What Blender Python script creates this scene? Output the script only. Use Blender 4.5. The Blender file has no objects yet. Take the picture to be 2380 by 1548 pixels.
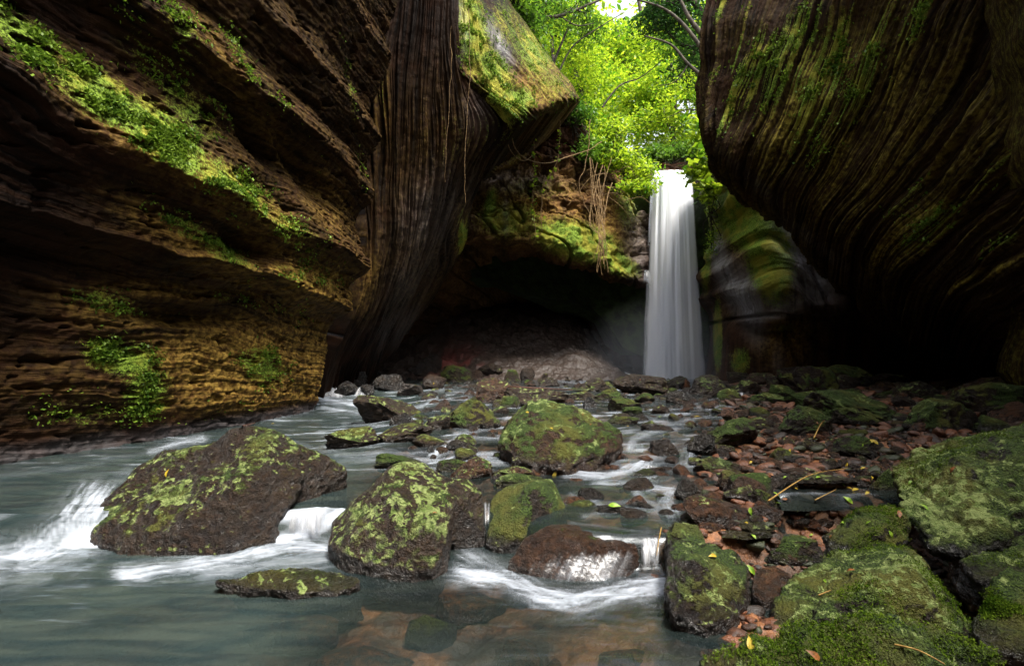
import bpy, bmesh, math, random
import numpy as np
from mathutils import Vector, Matrix, noise as mnoise
from mathutils.bvhtree import BVHTree
random.seed(7); R = math.radians
scene = bpy.context.scene
COL = scene.collection
# ------------------------------------------------------------------ camera frame
F, YH, ZC = 1190.0, 820.0, 1.3          # focal length and horizon on a 2380 x 1548 frame, eye height
def P(X, Y, d): return ((X-1190.0)/F*d, d, ZC+(YH-Y)/F*d)
cam_d = bpy.data.cameras.new('camera'); cam = bpy.data.objects.new('camera', cam_d); COL.objects.link(cam)
cam.location = (0, 0, ZC); cam.rotation_euler = (R(90), 0, 0)
cam_d.sensor_width = 36; cam_d.lens = 18; cam_d.shift_y = (YH-774)/2380; cam_d.clip_end = 600; cam_d.clip_start = 0.05
scene.camera = cam
# ------------------------------------------------------------------ numpy gradient noise
_rs = np.random.RandomState(3)
_perm = _rs.permutation(256); _perm = np.concatenate([_perm, _perm, _perm])
_g = _rs.normal(size=(256, 3)); _g /= np.linalg.norm(_g, axis=1)[:, None]
def pn(x, y, z=0.0):
    x, y, z = np.broadcast_arrays(np.asarray(x, float), np.asarray(y, float), np.asarray(z, float))
    xi = np.floor(x).astype(int); yi = np.floor(y).astype(int); zi = np.floor(z).astype(int)
    xf, yf, zf = x-xi, y-yi, z-zi
    u = xf*xf*xf*(xf*(xf*6-15)+10); v = yf*yf*yf*(yf*(yf*6-15)+10); w = zf*zf*zf*(zf*(zf*6-15)+10)
    xi &= 255; yi &= 255; zi &= 255
    def gr(a, b, c):
        g = _g[_perm[_perm[_perm[(xi+a) & 255]+((yi+b) & 255)]+((zi+c) & 255)]]
        return g[..., 0]*(xf-a)+g[..., 1]*(yf-b)+g[..., 2]*(zf-c)
    def L(a, b, t): return a+t*(b-a)
    return 1.5*L(L(L(gr(0,0,0), gr(1,0,0), u), L(gr(0,1,0), gr(1,1,0), u), v),
                 L(L(gr(0,0,1), gr(1,0,1), u), L(gr(0,1,1), gr(1,1,1), u), v), w)
def fbm(x, y, z=0.0, o=4, g=0.5):
    s = 0; a = 1; f = 1
    for i in range(o):
        s = s+a*pn(x*f+i*17.3, y*f+i*5.1, z*f+i*9.7); a *= g; f *= 2.03
    return s
def S(t, lo=0.0, hi=1.0):
    t = np.clip((np.asarray(t, float)-lo)/(hi-lo), 0, 1); return t*t*(3-2*t)
def interp(x, xs, ys): return np.interp(x, xs, ys)
# ------------------------------------------------------------------ objects and tags
def tag(o, label=None, cat=None, group=None, kind=None):
    if label: o['label'] = label
    if cat: o['category'] = cat
    if group: o['group'] = group
    if kind: o['kind'] = kind
    return o
def mesh_np(name, V, Fq, mat, smooth=True, attrs=None, parent=None):
    V = np.asarray(V, np.float32); Fq = np.asarray(Fq, np.int32)
    me = bpy.data.meshes.new(name); n = Fq.shape[1]
    me.vertices.add(len(V)); me.vertices.foreach_set('co', V.ravel())
    me.loops.add(Fq.size); me.loops.foreach_set('vertex_index', Fq.ravel())
    me.polygons.add(len(Fq)); me.polygons.foreach_set('loop_start', np.arange(0, Fq.size, n, dtype=np.int32))
    me.polygons.foreach_set('loop_total', np.full(len(Fq), n, np.int32))
    me.polygons.foreach_set('use_smooth', np.full(len(Fq), smooth, bool))
    me.update(calc_edges=True)
    for k, a in (attrs or {}).items():
        at = me.attributes.new(k, 'FLOAT', 'POINT'); at.data.foreach_set('value', np.asarray(a, np.float32).ravel())
    me.materials.append(mat)
    o = bpy.data.objects.new(name, me); COL.objects.link(o)
    if parent: o.parent = parent
    return o
def grid_faces(nr, nc, off=0):
    i = np.arange(nr-1)[:, None]*nc+np.arange(nc-1)[None, :]+off
    return np.stack([i, i+1, i+nc+1, i+nc], -1).reshape(-1, 4)
def empty(name, loc):
    o = bpy.data.objects.new(name, None); COL.objects.link(o); o.location = loc; return o
# ------------------------------------------------------------------ materials
class M:
    def __init__(s, name):
        s.m = bpy.data.materials.new(name); s.m.use_nodes = True; s.t = s.m.node_tree; s.t.nodes.clear()
        s.out = s.n('ShaderNodeOutputMaterial')
    def n(s, typ, ins=None, **kw):
        nd = s.t.nodes.new(typ)
        for k, v in kw.items(): setattr(nd, k, v)
        for k, v in (ins or {}).items(): s.set(nd.inputs[k], v)
        return nd
    def set(s, sock, v):
        if isinstance(v, bpy.types.NodeSocket): s.t.links.new(v, sock)
        elif isinstance(v, bpy.types.Node): s.t.links.new(v.outputs[0], sock)
        elif isinstance(v, tuple) and len(v) == 3 and sock.type == 'RGBA': sock.default_value = (*v, 1)
        else: sock.default_value = v
    def math(s, op, a, b=0.0, c=None, clamp=False):
        nd = s.n('ShaderNodeMath', operation=op, use_clamp=clamp); s.set(nd.inputs[0], a); s.set(nd.inputs[1], b)
        if c is not None: s.set(nd.inputs[2], c)
        return nd.outputs[0]
    def mix(s, f, a, b):
        nd = s.n('ShaderNodeMix', data_type='RGBA'); s.set(nd.inputs[0], f); s.set(nd.inputs[6], a); s.set(nd.inputs[7], b); return nd.outputs[2]
    def pos(s): return s.n('ShaderNodeNewGeometry').outputs['Position']
    def noise(s, scale, det=4, rough=0.55, vec=None, dist=0.0):
        return s.n('ShaderNodeTexNoise', {'Scale': scale, 'Detail': det, 'Roughness': rough, 'Vector': vec or s.pos(), 'Distortion': dist}).outputs[0]
    def mapv(s, sc, rot=(0, 0, 0), vec=None): return s.n('ShaderNodeMapping', {'Scale': sc, 'Rotation': rot, 'Vector': vec or s.pos()}).outputs[0]
    def ramp(s, v, lo, hi, a=0.0, b=1.0):
        return s.n('ShaderNodeMapRange', {'Value': v, 'From Min': lo, 'From Max': hi, 'To Min': a, 'To Max': b}, interpolation_type='SMOOTHSTEP').outputs[0]
    def attr(s, name): return s.n('ShaderNodeAttribute', attribute_name=name).outputs['Fac']
    def bump(s, h, dist=0.02, st=1.0, nrm=None):
        nd = s.n('ShaderNodeBump', {'Height': h, 'Distance': dist, 'Strength': st})
        if nrm: s.set(nd.inputs['Normal'], nrm)
        return nd.outputs[0]
    def pbsdf(s, **kw):
        ins = {k.replace('_', ' '): v for k, v in kw.items()}
        return s.n('ShaderNodeBsdfPrincipled', ins).outputs[0]
    def fin(s, sh): s.set(s.out.inputs[0], sh); return s.m

def rock_material():
    m = M('mossy_wet_rock'); oi = m.n('ShaderNodeObjectInfo')
    sep = m.n('ShaderNodeSeparateColor', {0: oi.outputs['Color']}); moss, lich, red = sep.outputs; wet = oi.outputs['Alpha']
    nz = m.n('ShaderNodeSeparateXYZ', {0: m.n('ShaderNodeNewGeometry').outputs['Normal']}).outputs[2]
    n1 = m.noise(5, 5, 0.62); n2 = m.noise(22, 5, 0.65); n3 = m.noise(90, 3, 0.6); n4 = m.noise(2.2, 3, 0.5)
    base = m.mix(m.ramp(n1, 0.35, 0.68), (0.005, 0.0033, 0.0016), (0.034, 0.021, 0.009))
    base = m.mix(m.math('MULTIPLY', m.ramp(n2, 0.5, 0.72), 0.5), base, (0.058, 0.041, 0.022))
    redc = m.mix(m.ramp(n2, 0.35, 0.7), (0.040, 0.014, 0.004), (0.19, 0.066, 0.017))
    base = m.mix(m.math('MULTIPLY', red, m.ramp(n4, 0.3, 0.6, 0.6, 1.0)), base, redc)
    pz_ = m.n('ShaderNodeSeparateXYZ', {0: m.pos()}).outputs[2]; lz_ = m.n('ShaderNodeSeparateXYZ', {0: oi.outputs['Location']}).outputs[2]
    wl = m.ramp(m.math('ADD', m.math('SUBTRACT', pz_, lz_), m.math('MULTIPLY', m.math('SUBTRACT', n2, 0.5), 0.12)), 0.02, 0.09, 1.0, 0.0)
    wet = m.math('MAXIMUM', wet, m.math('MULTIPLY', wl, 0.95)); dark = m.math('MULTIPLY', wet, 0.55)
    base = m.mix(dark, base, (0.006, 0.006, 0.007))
    mk = m.math('ADD', m.math('MULTIPLY', nz, 0.90), m.math('MULTIPLY', m.math('SUBTRACT', n1, 0.5), 2.4))
    mk = m.math('ADD', mk, m.math('MULTIPLY', m.math('SUBTRACT', n2, 0.5), 1.3))
    mk = m.math('ADD', mk, m.math('MULTIPLY', m.math('SUBTRACT', n4, 0.5), 1.8)); mk = m.ramp(m.math('ADD', mk, m.math('MULTIPLY', m.math('SUBTRACT', moss, 0.78), 1.9)), 0.0, 0.30)
    mk = m.math('MULTIPLY', m.math('MULTIPLY', mk, m.ramp(moss, 0.02, 0.2)), m.math('SUBTRACT', 1.0, m.math('MULTIPLY', wl, 0.85)))
    mcol = m.mix(m.ramp(n3, 0.35, 0.65), (0.010, 0.022, 0.003), (0.060, 0.100, 0.010))
    mcol = m.mix(m.ramp(m.noise(3.1, 3), 0.42, 0.66), mcol, (0.085, 0.085, 0.010))
    col = m.mix(mk, base, mcol)
    lv = m.noise(14, 6, 0.7, dist=0.4)
    lk = m.math('ADD', m.math('MULTIPLY', lv, 1.0), m.math('MULTIPLY', m.math('SUBTRACT', n4, 0.5), 0.45))
    lk = m.ramp(m.math('ADD', lk, m.math('ADD', m.math('MULTIPLY', lich, 0.125), m.math('MULTIPLY', nz, 0.03))), 0.655, 0.685)
    lk = m.math('MULTIPLY', lk, m.math('MULTIPLY', m.ramp(lich, 0.02, 0.15), m.ramp(nz, 0.30, 0.78)))
    col = m.mix(m.math('MULTIPLY', lk, 0.85), col, m.mix(m.ramp(n2, 0.4, 0.6), (0.13, 0.19, 0.04), (0.30, 0.36, 0.12)))
    h = m.math('ADD', m.math('MULTIPLY', n1, 1.0), m.math('ADD', m.math('MULTIPLY', n2, 0.9), m.math('MULTIPLY', n3, m.ramp(mk, 0, 1, 0.25, 0.6))))
    rough = m.math('ADD', m.ramp(m.math('MULTIPLY', wet, m.math('SUBTRACT', 1.0, m.math('MULTIPLY', mk, 0.7))), 0, 1, 0.60, 0.22), m.math('MULTIPLY', n2, 0.12))
    return m.fin(m.pbsdf(Base_Color=col, Roughness=rough, Normal=m.bump(h, 0.075, 1.0), Specular_IOR_Level=m.math('ADD', 0.22, m.math('MULTIPLY', wet, 0.25)), Coat_Weight=m.math('MULTIPLY', m.math('SUBTRACT', m.math('ADD', 0.02, m.math('MULTIPLY', wet, 0.6)), m.math('MULTIPLY', mk, 0.5)), m.ramp(m.noise(9, 4), 0.50, 0.66), clamp=True), Coat_Roughness=0.10, Coat_Normal=m.bump(m.math('ADD', n1, m.math('MULTIPLY', n2, 0.8)), 0.08, 1.0)))

def cliff_material(name, lam_scale, b=1.0, bd=0.07, oc1=(0.14, 0.068, 0.014), oc2=(0.42, 0.26, 0.055)):
    m = M(name)
    moss_lit, oc, pa = m.attr('moss'), m.attr('ochre'), m.attr('pale')  # moss and ochre hold real growth and tint plus painted light
    st = m.n('ShaderNodeCombineXYZ', {0: m.attr('su'), 1: m.attr('sv'), 2: 0.0}).outputs[0]
    lam = m.noise(1.0, 5, 0.65, vec=m.mapv(lam_scale, vec=st), dist=0.15)
    n1 = m.noise(1.7, 5, 0.6); n2 = m.noise(11, 5, 0.65); n3 = m.noise(45, 3, 0.65)
    base = m.mix(m.ramp(lam, 0.35, 0.65), (0.005*b, 0.003*b, 0.002*b), (0.026*b, 0.012*b, 0.006*b))
    base = m.mix(m.ramp(n1, 0.45, 0.7, 0, 0.5), base, (0.035, 0.013, 0.005))
    ok = m.math('MULTIPLY', oc, m.ramp(m.math('ADD', lam, m.math('MULTIPLY', n2, 0.5)), 0.5, 0.95, 0.15, 1.0))
    col = m.mix(ok, base, m.mix(m.ramp(n2, 0.35, 0.65), oc1, oc2))
    pk = m.math('MULTIPLY', pa, m.ramp(m.math('ADD', lam, m.math('MULTIPLY', n2, 0.4)), 0.45, 0.9))
    col = m.mix(pk, col, (0.20, 0.19, 0.20))
    mn = m.math('ADD', m.math('MULTIPLY', n2, 0.65), m.math('ADD', m.math('MULTIPLY', n3, 0.6), m.math('MULTIPLY', lam, 0.2)))
    mk = m.ramp(m.math('ADD', mn, m.math('MULTIPLY', m.math('SUBTRACT', moss_lit, 0.5), 0.75)), 0.60, 0.90)
    mk = m.math('MULTIPLY', mk, m.ramp(moss_lit, 0.03, 0.25))
    mc = m.mix(m.ramp(n3, 0.35, 0.65), (0.025, 0.05, 0.006), (0.20, 0.29, 0.035))
    mc = m.mix(m.ramp(m.noise(2.3, 3), 0.42, 0.62, 0, 0.7), mc, (0.30, 0.26, 0.035))
    col = m.mix(mk, col, mc)
    h = m.math('ADD', m.math('MULTIPLY', lam, 1.0), m.math('ADD', m.math('MULTIPLY', n2, 0.45), m.math('MULTIPLY', n3, m.ramp(mk, 0, 1, 0.08, 0.4))))
    rough = m.math('SUBTRACT', 0.68, m.math('MULTIPLY', pa, 0.32))
    return m.fin(m.pbsdf(Base_Color=col, Roughness=rough, Normal=m.bump(h, bd, 1.0), Specular_IOR_Level=m.math('ADD', 0.06, m.math('MULTIPLY', pa, 0.5))))

def leaf_material(name, c1, c2, trans=0.5, scale=0.8, gloss=0.04):
    m = M(name); oi = m.n('ShaderNodeObjectInfo').outputs['Random']
    ri = m.n('ShaderNodeNewGeometry').outputs['Random Per Island']
    c = m.mix(m.ramp(m.math('ADD', m.math('MULTIPLY', m.noise(scale, 3), 0.8), m.math('MULTIPLY', ri, 0.35)), 0.35, 0.8), c1, c2)
    d = m.n('ShaderNodeBsdfDiffuse', {'Color': c}).outputs[0]; t = m.n('ShaderNodeBsdfTranslucent', {'Color': c}).outputs[0]
    a = m.n('ShaderNodeMixShader', {0: trans, 1: d, 2: t}).outputs[0]
    g = m.n('ShaderNodeBsdfGlossy', {'Color': (1, 1, 1), 'Roughness': 0.5}).outputs[0]
    return m.fin(m.n('ShaderNodeMixShader', {0: gloss, 1: a, 2: g}).outputs[0])
def simple(name, c1, c2, scale=8, rough=0.7, bump=0.01, wet=0.3):
    m = M(name); n = m.noise(scale, 4)
    return m.fin(m.pbsdf(Base_Color=m.mix(m.ramp(n, 0.35, 0.65), c1, c2), Roughness=rough, Normal=m.bump(n, bump), Specular_IOR_Level=wet))

def water_material():
    m = M('stream_water'); foam, milk = m.attr('foam'), m.attr('milk')
    flow = m.mapv((1.2, 7.0, 3.0), rot=(0, 0, R(-12)))
    n = m.noise(1.6, 4, 0.55, vec=flow, dist=0.6); nf = m.noise(5.5, 5, 0.6, vec=flow, dist=0.8)
    bm = m.bump(m.math('ADD', n, m.math('MULTIPLY', nf, 0.25)), 0.02, 0.22)
    tr = m.n('ShaderNodeBsdfTransparent', {'Color': (0.62, 0.66, 0.66)}).outputs[0]
    mc = m.mix(m.ramp(n, 0.3, 0.7), (0.016, 0.028, 0.030), (0.036, 0.047, 0.040))
    df = m.n('ShaderNodeBsdfDiffuse', {'Color': mc}).outputs[0]
    body = m.n('ShaderNodeMixShader', {0: m.math('MULTIPLY', milk, m.ramp(n, 0.2, 0.8, 0.8, 1.0)), 1: tr, 2: df}).outputs[0]
    gl = m.n('ShaderNodeBsdfGlossy', {'Color': (0.9, 0.95, 1.0), 'Roughness': 0.17, 'Normal': bm}).outputs[0]
    fr = m.n('ShaderNodeFresnel', {'IOR': 1.33, 'Normal': bm}).outputs[0]
    w = m.n('ShaderNodeMixShader', {0: fr, 1: body, 2: gl}).outputs[0]
    n9 = m.noise(3.0, 6, 0.7, vec=m.mapv((1.0, 3.2, 2.0), rot=(0, 0, R(18))), dist=1.2)
    fk = m.math('POWER', m.math('MULTIPLY', foam, m.ramp(m.math('ADD', m.math('MULTIPLY', nf, 0.5), m.math('ADD', m.math('MULTIPLY', n9, 0.5), m.math('MULTIPLY', foam, 0.5))), 0.35, 1.0, 0.15, 0.95)), 1.15, clamp=True)
    fd = m.n('ShaderNodeBsdfDiffuse', {'Color': (0.50, 0.54, 0.61), 'Normal': bm}).outputs[0]
    return m.fin(m.n('ShaderNodeMixShader', {0: fk, 1: w, 2: fd}).outputs[0])
def fall_material(name, dens=1.0, sx=9.0, al_=1.0):
    m = M(name); al = m.attr('alpha'); su, sv = m.attr('su'), m.attr('sv')
    st = m.n('ShaderNodeCombineXYZ', {0: su, 1: sv, 2: 0.0}).outputs[0]
    n = m.noise(1.0, 5, 0.6, vec=m.mapv((sx, 0.5, 1), vec=st), dist=0.25); nb = m.noise(1.0, 3, 0.5, vec=m.mapv((sx*0.35, 0.25, 1), vec=st))
    a = m.ramp(m.math('ADD', m.math('MULTIPLY', al, 1.25), m.math('MULTIPLY', m.math('SUBTRACT', n, 0.5), 1.1)), 0.10, 0.85, 0.0, dens)
    c = m.mix(m.ramp(nb, 0.35, 0.65), (0.80*al_, 0.83*al_, 0.90*al_), (0.95*al_, 0.95*al_, 0.96*al_))
    d = m.n('ShaderNodeBsdfDiffuse', {'Color': c, 'Normal': m.bump(n, 0.05, 0.2)}).outputs[0]
    t = m.n('ShaderNodeBsdfTranslucent', {'Color': c}).outputs[0]
    b = m.n('ShaderNodeMixShader', {0: 0.25, 1: d, 2: t}).outputs[0]
    g = m.n('ShaderNodeBsdfGlossy', {'Color': (1, 1, 1), 'Roughness': 0.3}).outputs[0]
    b = m.n('ShaderNodeMixShader', {0: 0.08, 1: b, 2: g}).outputs[0]
    tr = m.n('ShaderNodeBsdfTransparent').outputs[0]
    return m.fin(m.n('ShaderNodeMixShader', {0: a, 1: tr, 2: b}).outputs[0])
ROCK = rock_material()
CL_L = cliff_material('left_cliff_rock', (19.0, 0.7, 1), 0.72, 0.045); CL_F = cliff_material('fluted_cliff_rock', (5.0, 0.6, 1), 0.62, 0.035)
CL_B = cliff_material('broken_cliff_rock', (2.2, 1.6, 1), 3.4); CL_R = cliff_material('right_cliff_rock', (20.0, 0.6, 1), 1.15, 0.06, (0.11, 0.075, 0.012), (0.46, 0.37, 0.06)); CL_S = cliff_material('sinuous_cliff_rock', (5.0, 0.6, 1), 2.8)  # right cliff ochre brightened in place of light on its ridges
WATER = water_material(); FALL = fall_material('waterfall_water', 1.0, 5.0); VEIL = fall_material('cascade_water', 0.92, 30.0, 0.6); FILM = fall_material('water_film', 0.6, 11.0, 0.6)
# ------------------------------------------------------------------ surfaces: stream level and bed
_y1x = [-4, -3, -2.4, -1.4, -0.9, -0.35, 0.1, 0.35, 0.9, 1.3, 1.6, 2.1]; _y1y = [3.5, 3.45, 3.55, 3.62, 3.5, 3.6, 3.35, 3.12, 3.08, 3.1, 3.15, 4.0]
def W(x, d):
    x = np.asarray(x, float); d = np.asarray(d, float)
    y1 = interp(x, _y1x, _y1y)
    a = 0.18*S(d-y1, -0.10, 0.09)
    c = 0.10*S(d, 4.9, 5.5)+0.03*S(d, 6.2, 6.5)+0.04*S(d, 7.4, 7.8)+0.04*S(d, 8.9, 9.4)+0.06*S(d, 10.4, 11.4)
    l = 0.27*S(d, 9.4, 12.2)
    t = S(x, -2.6, -1.2)
    return a+l*(1-t)+c*t
_bd = [0, 2.0, 2.6, 3.1, 3.5, 4.7, 5.6, 6.8, 9.5, 12, 16, 20]; _bx = [1.5, 1.15, 1.0, 1.0, 1.35, 1.95, 2.35, 3.0, 4.2, 5.5, 6.5, 7]
def hollow(x, d, t): return S(t, 0.1, 0.45)*np.maximum(1-S(d, 2.75, 3.05), S(x, 1.7, 2.1)*(1-S(d, 3.8, 4.4)))
def BED(x, d):
    x = np.asarray(x, float); d = np.asarray(d, float)
    t = x-interp(d, _bd, _bx)
    dep = -0.22*(1-S(t, -1.2, 0.25))+0.02*S(t, -0.3, 0.1)+0.04*S(t, 0, 0.8)+0.08*S(t, 0.5, 3.5)
    dep = dep+0.09*S(d, 4.2, 5.5)*(1-S(t, -1.2, 0.25))*S(x, -2.8, -1.2)
    b = W(x, d)+dep+0.035*fbm(x*2.2, d*2.2, o=4)+0.02*fbm(x*9, d*9, 3.3, o=3)
    mk = hollow(x, d, t)
    b = b*(1-mk)+(-0.20+0.03*fbm(x*5, d*5, 2.0, o=3))*mk
    cave = S(d, 15.2, 21.5)*3.0*S(-x, -4.8, -2.0)          # sloping rock floor inside the cave
    cave = cave*S(x, -9.5, -5.0)
    fall = 1-np.exp(-((x-5.5)/1.3)**2)
    return b+cave*fall
def SURF(x, d):
    h = hollow(x, d, x-interp(d, _bd, _bx)); return np.maximum(W(x, d)*(1-h)-0.3*h, BED(x, d))
_hd = 1.6*1.01**np.arange(272)
def hit(X, Y):
    """distance at which the sight line through a frame point meets water or ground"""
    d = _hd; z = ZC+(YH-Y)/F*d; k = np.nonzero(z <= SURF((X-1190)/F*d, d))[0]
    return float(d[k[0]]) if len(k) else 18.0
# ground sheet
us = np.concatenate([np.linspace(-6, -1.25, 50)[:-1], np.linspace(-1.25, 1.25, 720), np.linspace(1.25, 6, 50)[1:]])
ds = np.concatenate([[0.3, 0.7, 1.1, 1.5], 1.75*np.exp(np.linspace(0, math.log(22/1.75), 420))])
D, U = np.meshgrid(ds, us, indexing='ij'); Xw = U*D
Zb = BED(Xw, D)
m = M('stream_bed'); n1 = m.noise(2.2, 5, 0.6); n2 = m.noise(14, 5, 0.65); vz = m.n('ShaderNodeTexVoronoi', {'Scale': 7.0, 'Vector': m.pos(), 'Randomness': 1.0})
n2a = m.math('ADD', m.math('MULTIPLY', n2, 0.6), m.math('MULTIPLY', vz.outputs['Distance'], 0.5))
c = m.mix(m.ramp(n1, 0.38, 0.62), (0.05, 0.028, 0.016), (0.27, 0.105, 0.035)); c = m.mix(m.ramp(n2, 0.4, 0.7, 0, 0.6), c, (0.035, 0.024, 0.018))
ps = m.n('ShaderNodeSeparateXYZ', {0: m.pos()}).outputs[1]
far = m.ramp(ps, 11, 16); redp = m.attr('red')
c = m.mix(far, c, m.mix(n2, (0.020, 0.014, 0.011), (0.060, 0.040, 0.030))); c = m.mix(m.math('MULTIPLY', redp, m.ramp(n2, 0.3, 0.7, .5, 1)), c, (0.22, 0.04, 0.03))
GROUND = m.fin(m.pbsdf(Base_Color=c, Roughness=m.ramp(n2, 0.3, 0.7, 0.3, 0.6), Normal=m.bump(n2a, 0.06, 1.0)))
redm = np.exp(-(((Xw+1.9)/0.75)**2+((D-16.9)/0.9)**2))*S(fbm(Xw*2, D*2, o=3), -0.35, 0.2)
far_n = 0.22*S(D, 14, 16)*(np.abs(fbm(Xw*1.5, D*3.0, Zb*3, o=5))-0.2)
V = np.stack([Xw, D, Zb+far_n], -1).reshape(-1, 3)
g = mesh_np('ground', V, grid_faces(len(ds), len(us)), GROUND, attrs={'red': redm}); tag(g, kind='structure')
# wide base sheet reaching far under everything
bx = np.array([-150, -40, -12, 12, 40, 150.]); by = np.array([-60, -12, 24, 60, 120, 300.])
BY, BX = np.meshgrid(by, bx, indexing='ij')
o = mesh_np('terrain', np.stack([BX, BY, np.full_like(BX, -1.2)], -1).reshape(-1, 3), grid_faces(6, 6), GROUND, attrs={'red': BX*0}); tag(o, kind='structure')
# ------------------------------------------------------------------ stream surface
FOAM = [  # points, half width, strength (where white water lies on the stream)
 ([(-80,1300),(40,1292),(120,1262),(185,1215),(225,1165)], 34, 1.0), ([(-60,1345),(90,1320),(200,1275)], 30, .45), ([(215,1180),(235,1140),(300,1095)], 10, .35),
 ([(290,1330),(430,1318),(560,1295),(680,1270),(775,1268)], 17, 1.05), ([(480,1330),(640,1305),(780,1290)], 22, .6),
 ([(350,1052),(400,1036),(470,1018)], 7, .7), ([(-20,1108),(180,1085),(330,1055)], 6, .25), ([(640,975),(700,960),(745,948)], 3, .5),
 ([(745,925),(790,935),(850,943),(930,948)], 8, .95), ([(750,948),(850,962),(960,975)], 5, .7), ([(800,985),(900,990),(980,988)], 4, .5),
 ([(760,905),(800,912),(840,920)], 6, .8), ([(860,905),(900,900),(960,905)], 5, .6), ([(930,960),(980,945),(1010,930)], 6, .6),
 ([(760,1045),(800,1062),(870,1066)], 9, .45), ([(700,1040),(790,1080)], 12, .3), ([(780,1058),(900,1052),(1050,1052)], 5, .5),
 ([(1010,1058),(1040,1040),(1080,1015)], 8, 1.0), ([(1000,1075),(1080,1060),(1160,1055)], 5, .8), ([(1090,1020),(1160,1018)], 5, .6), ([(1060,1005),(1110,1000),(1150,995)],5,.6),
 ([(1080,1335),(1170,1350),(1260,1385),(1340,1395),(1430,1378),(1540,1362)], 20, 1.15), ([(1090,1290),(1150,1325),(1250,1372)], 16, .6), ([(1050,1345),(1120,1340)], 12, .4), ([(1270,1400),(1350,1420),(1430,1400)], 12, .6),
 ([(1320,1100),(1400,1106),(1460,1098),(1500,1070)], 9, .9), ([(1380,1125),(1450,1120),(1520,1112)], 6, .6), ([(1440,1100),(1480,1085),(1530,1060)], 10, .8),
 ([(1330,1150),(1400,1172),(1470,1165)], 6, .5), ([(1360,1200),(1450,1180),(1560,1190)], 6, .45), ([(1510,1135),(1560,1140),(1545,1165),(1560,1190)], 10, .8), ([(1480,1150),(1530,1180)], 7, .5),
 ([(1330,1215),(1400,1225),(1500,1235)], 5, .3), ([(1460,1045),(1470,1020),(1510,1005),(1570,1000)], 8, .6), ([(1585,1090),(1600,1075),(1607,1045)], 10, .7), ([(1560,1090),(1640,1085)], 7, .5),
 ([(1490,975),(1560,985),(1610,975)], 6, .45), ([(1440,905),(1465,900)], 7, 1.0), ([(1700,925),(1730,930)], 3, .9), ([(1620,945),(1700,948)], 4, .5), ([(1640,1075),(1760,1080)], 5, .35),
 ([(1290,885),(1360,890)], 4, .6), ([(1000,905),(1080,912)], 4, .5), ([(1080,925),(1110,945)], 5, .5), ([(1160,890),(1100,900)], 4, .5), ([(1200,920),(1230,940)], 4, .3), ([(1460,885),(1480,893)],5,.9),
]
def seg_foam(Xp, Yp):
    out = np.zeros_like(Xp)
    for q_, (pts, w, s) in enumerate(FOAM):
        best = np.full_like(Xp, 1e9); al = np.zeros_like(Xp); pe = np.zeros_like(Xp); L0 = 0.0
        for (ax, ay), (bx_, by_) in zip(pts[:-1], pts[1:]):
            dx, dy = bx_-ax, by_-ay; ln = math.hypot(dx, dy)
            t = np.clip(((Xp-ax)*dx+(Yp-ay)*dy)/(ln*ln), 0, 1)
            dd = ((Xp-ax-t*dx)*0.8)**2+((Yp-ay-t*dy)*1.15)**2; k = dd < best
            al = np.where(k, L0+((Xp-ax)*dx+(Yp-ay)*dy)/ln, al); pe = np.where(k, ((Yp-ay)*dx-(Xp-ax)*dy)/ln, pe)
            best = np.minimum(best, dd); L0 += ln
        m_ = best < (w*3.2)**2
        st = fbm(al[m_]/70+q_, pe[m_]/(4+w*0.16), q_*3.3, o=4, g=0.6); g = np.exp(-best[m_]/(w*w*2.2))
        v = s*g*np.clip(0.62+0.75*st*(1.3-g), 0, 1.2); out[m_] = np.maximum(out[m_], v)
    return out
us = np.linspace(-1.35, 1.25, 1150); ds = np.concatenate([[0.8, 1.3], 1.7*np.exp(np.linspace(0, math.log(20/1.7), 560))])
D, U = np.meshgrid(ds, us, indexing='ij'); Xw = U*D
Zw = W(Xw, D)
Xp = 1190+U*F; Yp = YH+(ZC-Zw)/D*F
foam = seg_foam(Xp, Yp)
gy, gx = np.gradient(Zw); slope = np.abs(gy)/np.gradient(ds)[:, None]
streak = fbm(Xw*1.3+D*0.4, D*6.0-Xw*0.8, 1.7, o=4)
stepf = S(slope, 0.03, 0.5)*S(streak, -0.35, 0.5)*0.9
mid = S(D, 4.0, 5.5)*(1-S(D, 13, 14.5))*S(streak, 0.08, 0.65)*0.45
foam = np.clip(np.maximum(foam*(0.95+0.25*streak), np.maximum(stepf*S(Xw, -4.5, -2.5)*(1-S(Xw, -.5, -.3)*(1-S(D, 3.8, 4.2))), mid)), 0, 1)
milk = 1-0.9*S(Xp+0.75*(Yp-1350), 560, 1060)*S(Yp, 1240, 1330)
milk = np.where(Yp < 1290, 0.92-0.62*S(Xw, -2.0, -0.7), milk); milk = np.clip(milk, 0.33, 0.95)
milk = np.clip(milk+0.25*fbm(Xw*0.9, D*1.6, 4.4, o=3), 0.05, 0.97)
bedd = BED(Xw, D)
wav = (0.012+0.015*foam)*fbm(Xw*2.0+D, D*6.0, 8.1, o=3)+0.015*foam*(D > 0)
wav = wav*S(D, 1.5, 2.5)
Vw = np.stack([Xw, D, Zw+wav], -1).reshape(-1, 3); Fw = grid_faces(len(ds), len(us))
keep = ((Zw+wav-bedd).reshape(-1)[Fw] > -0.03).any(1) & (hollow(Xw, D, Xw-interp(D, _bd, _bx)).reshape(-1)[Fw] < 0.75).any(1)
wt = mesh_np('water', Vw, Fw[keep], WATER, attrs={'foam': foam, 'milk': milk}); tag(wt, kind='structure')
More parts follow.
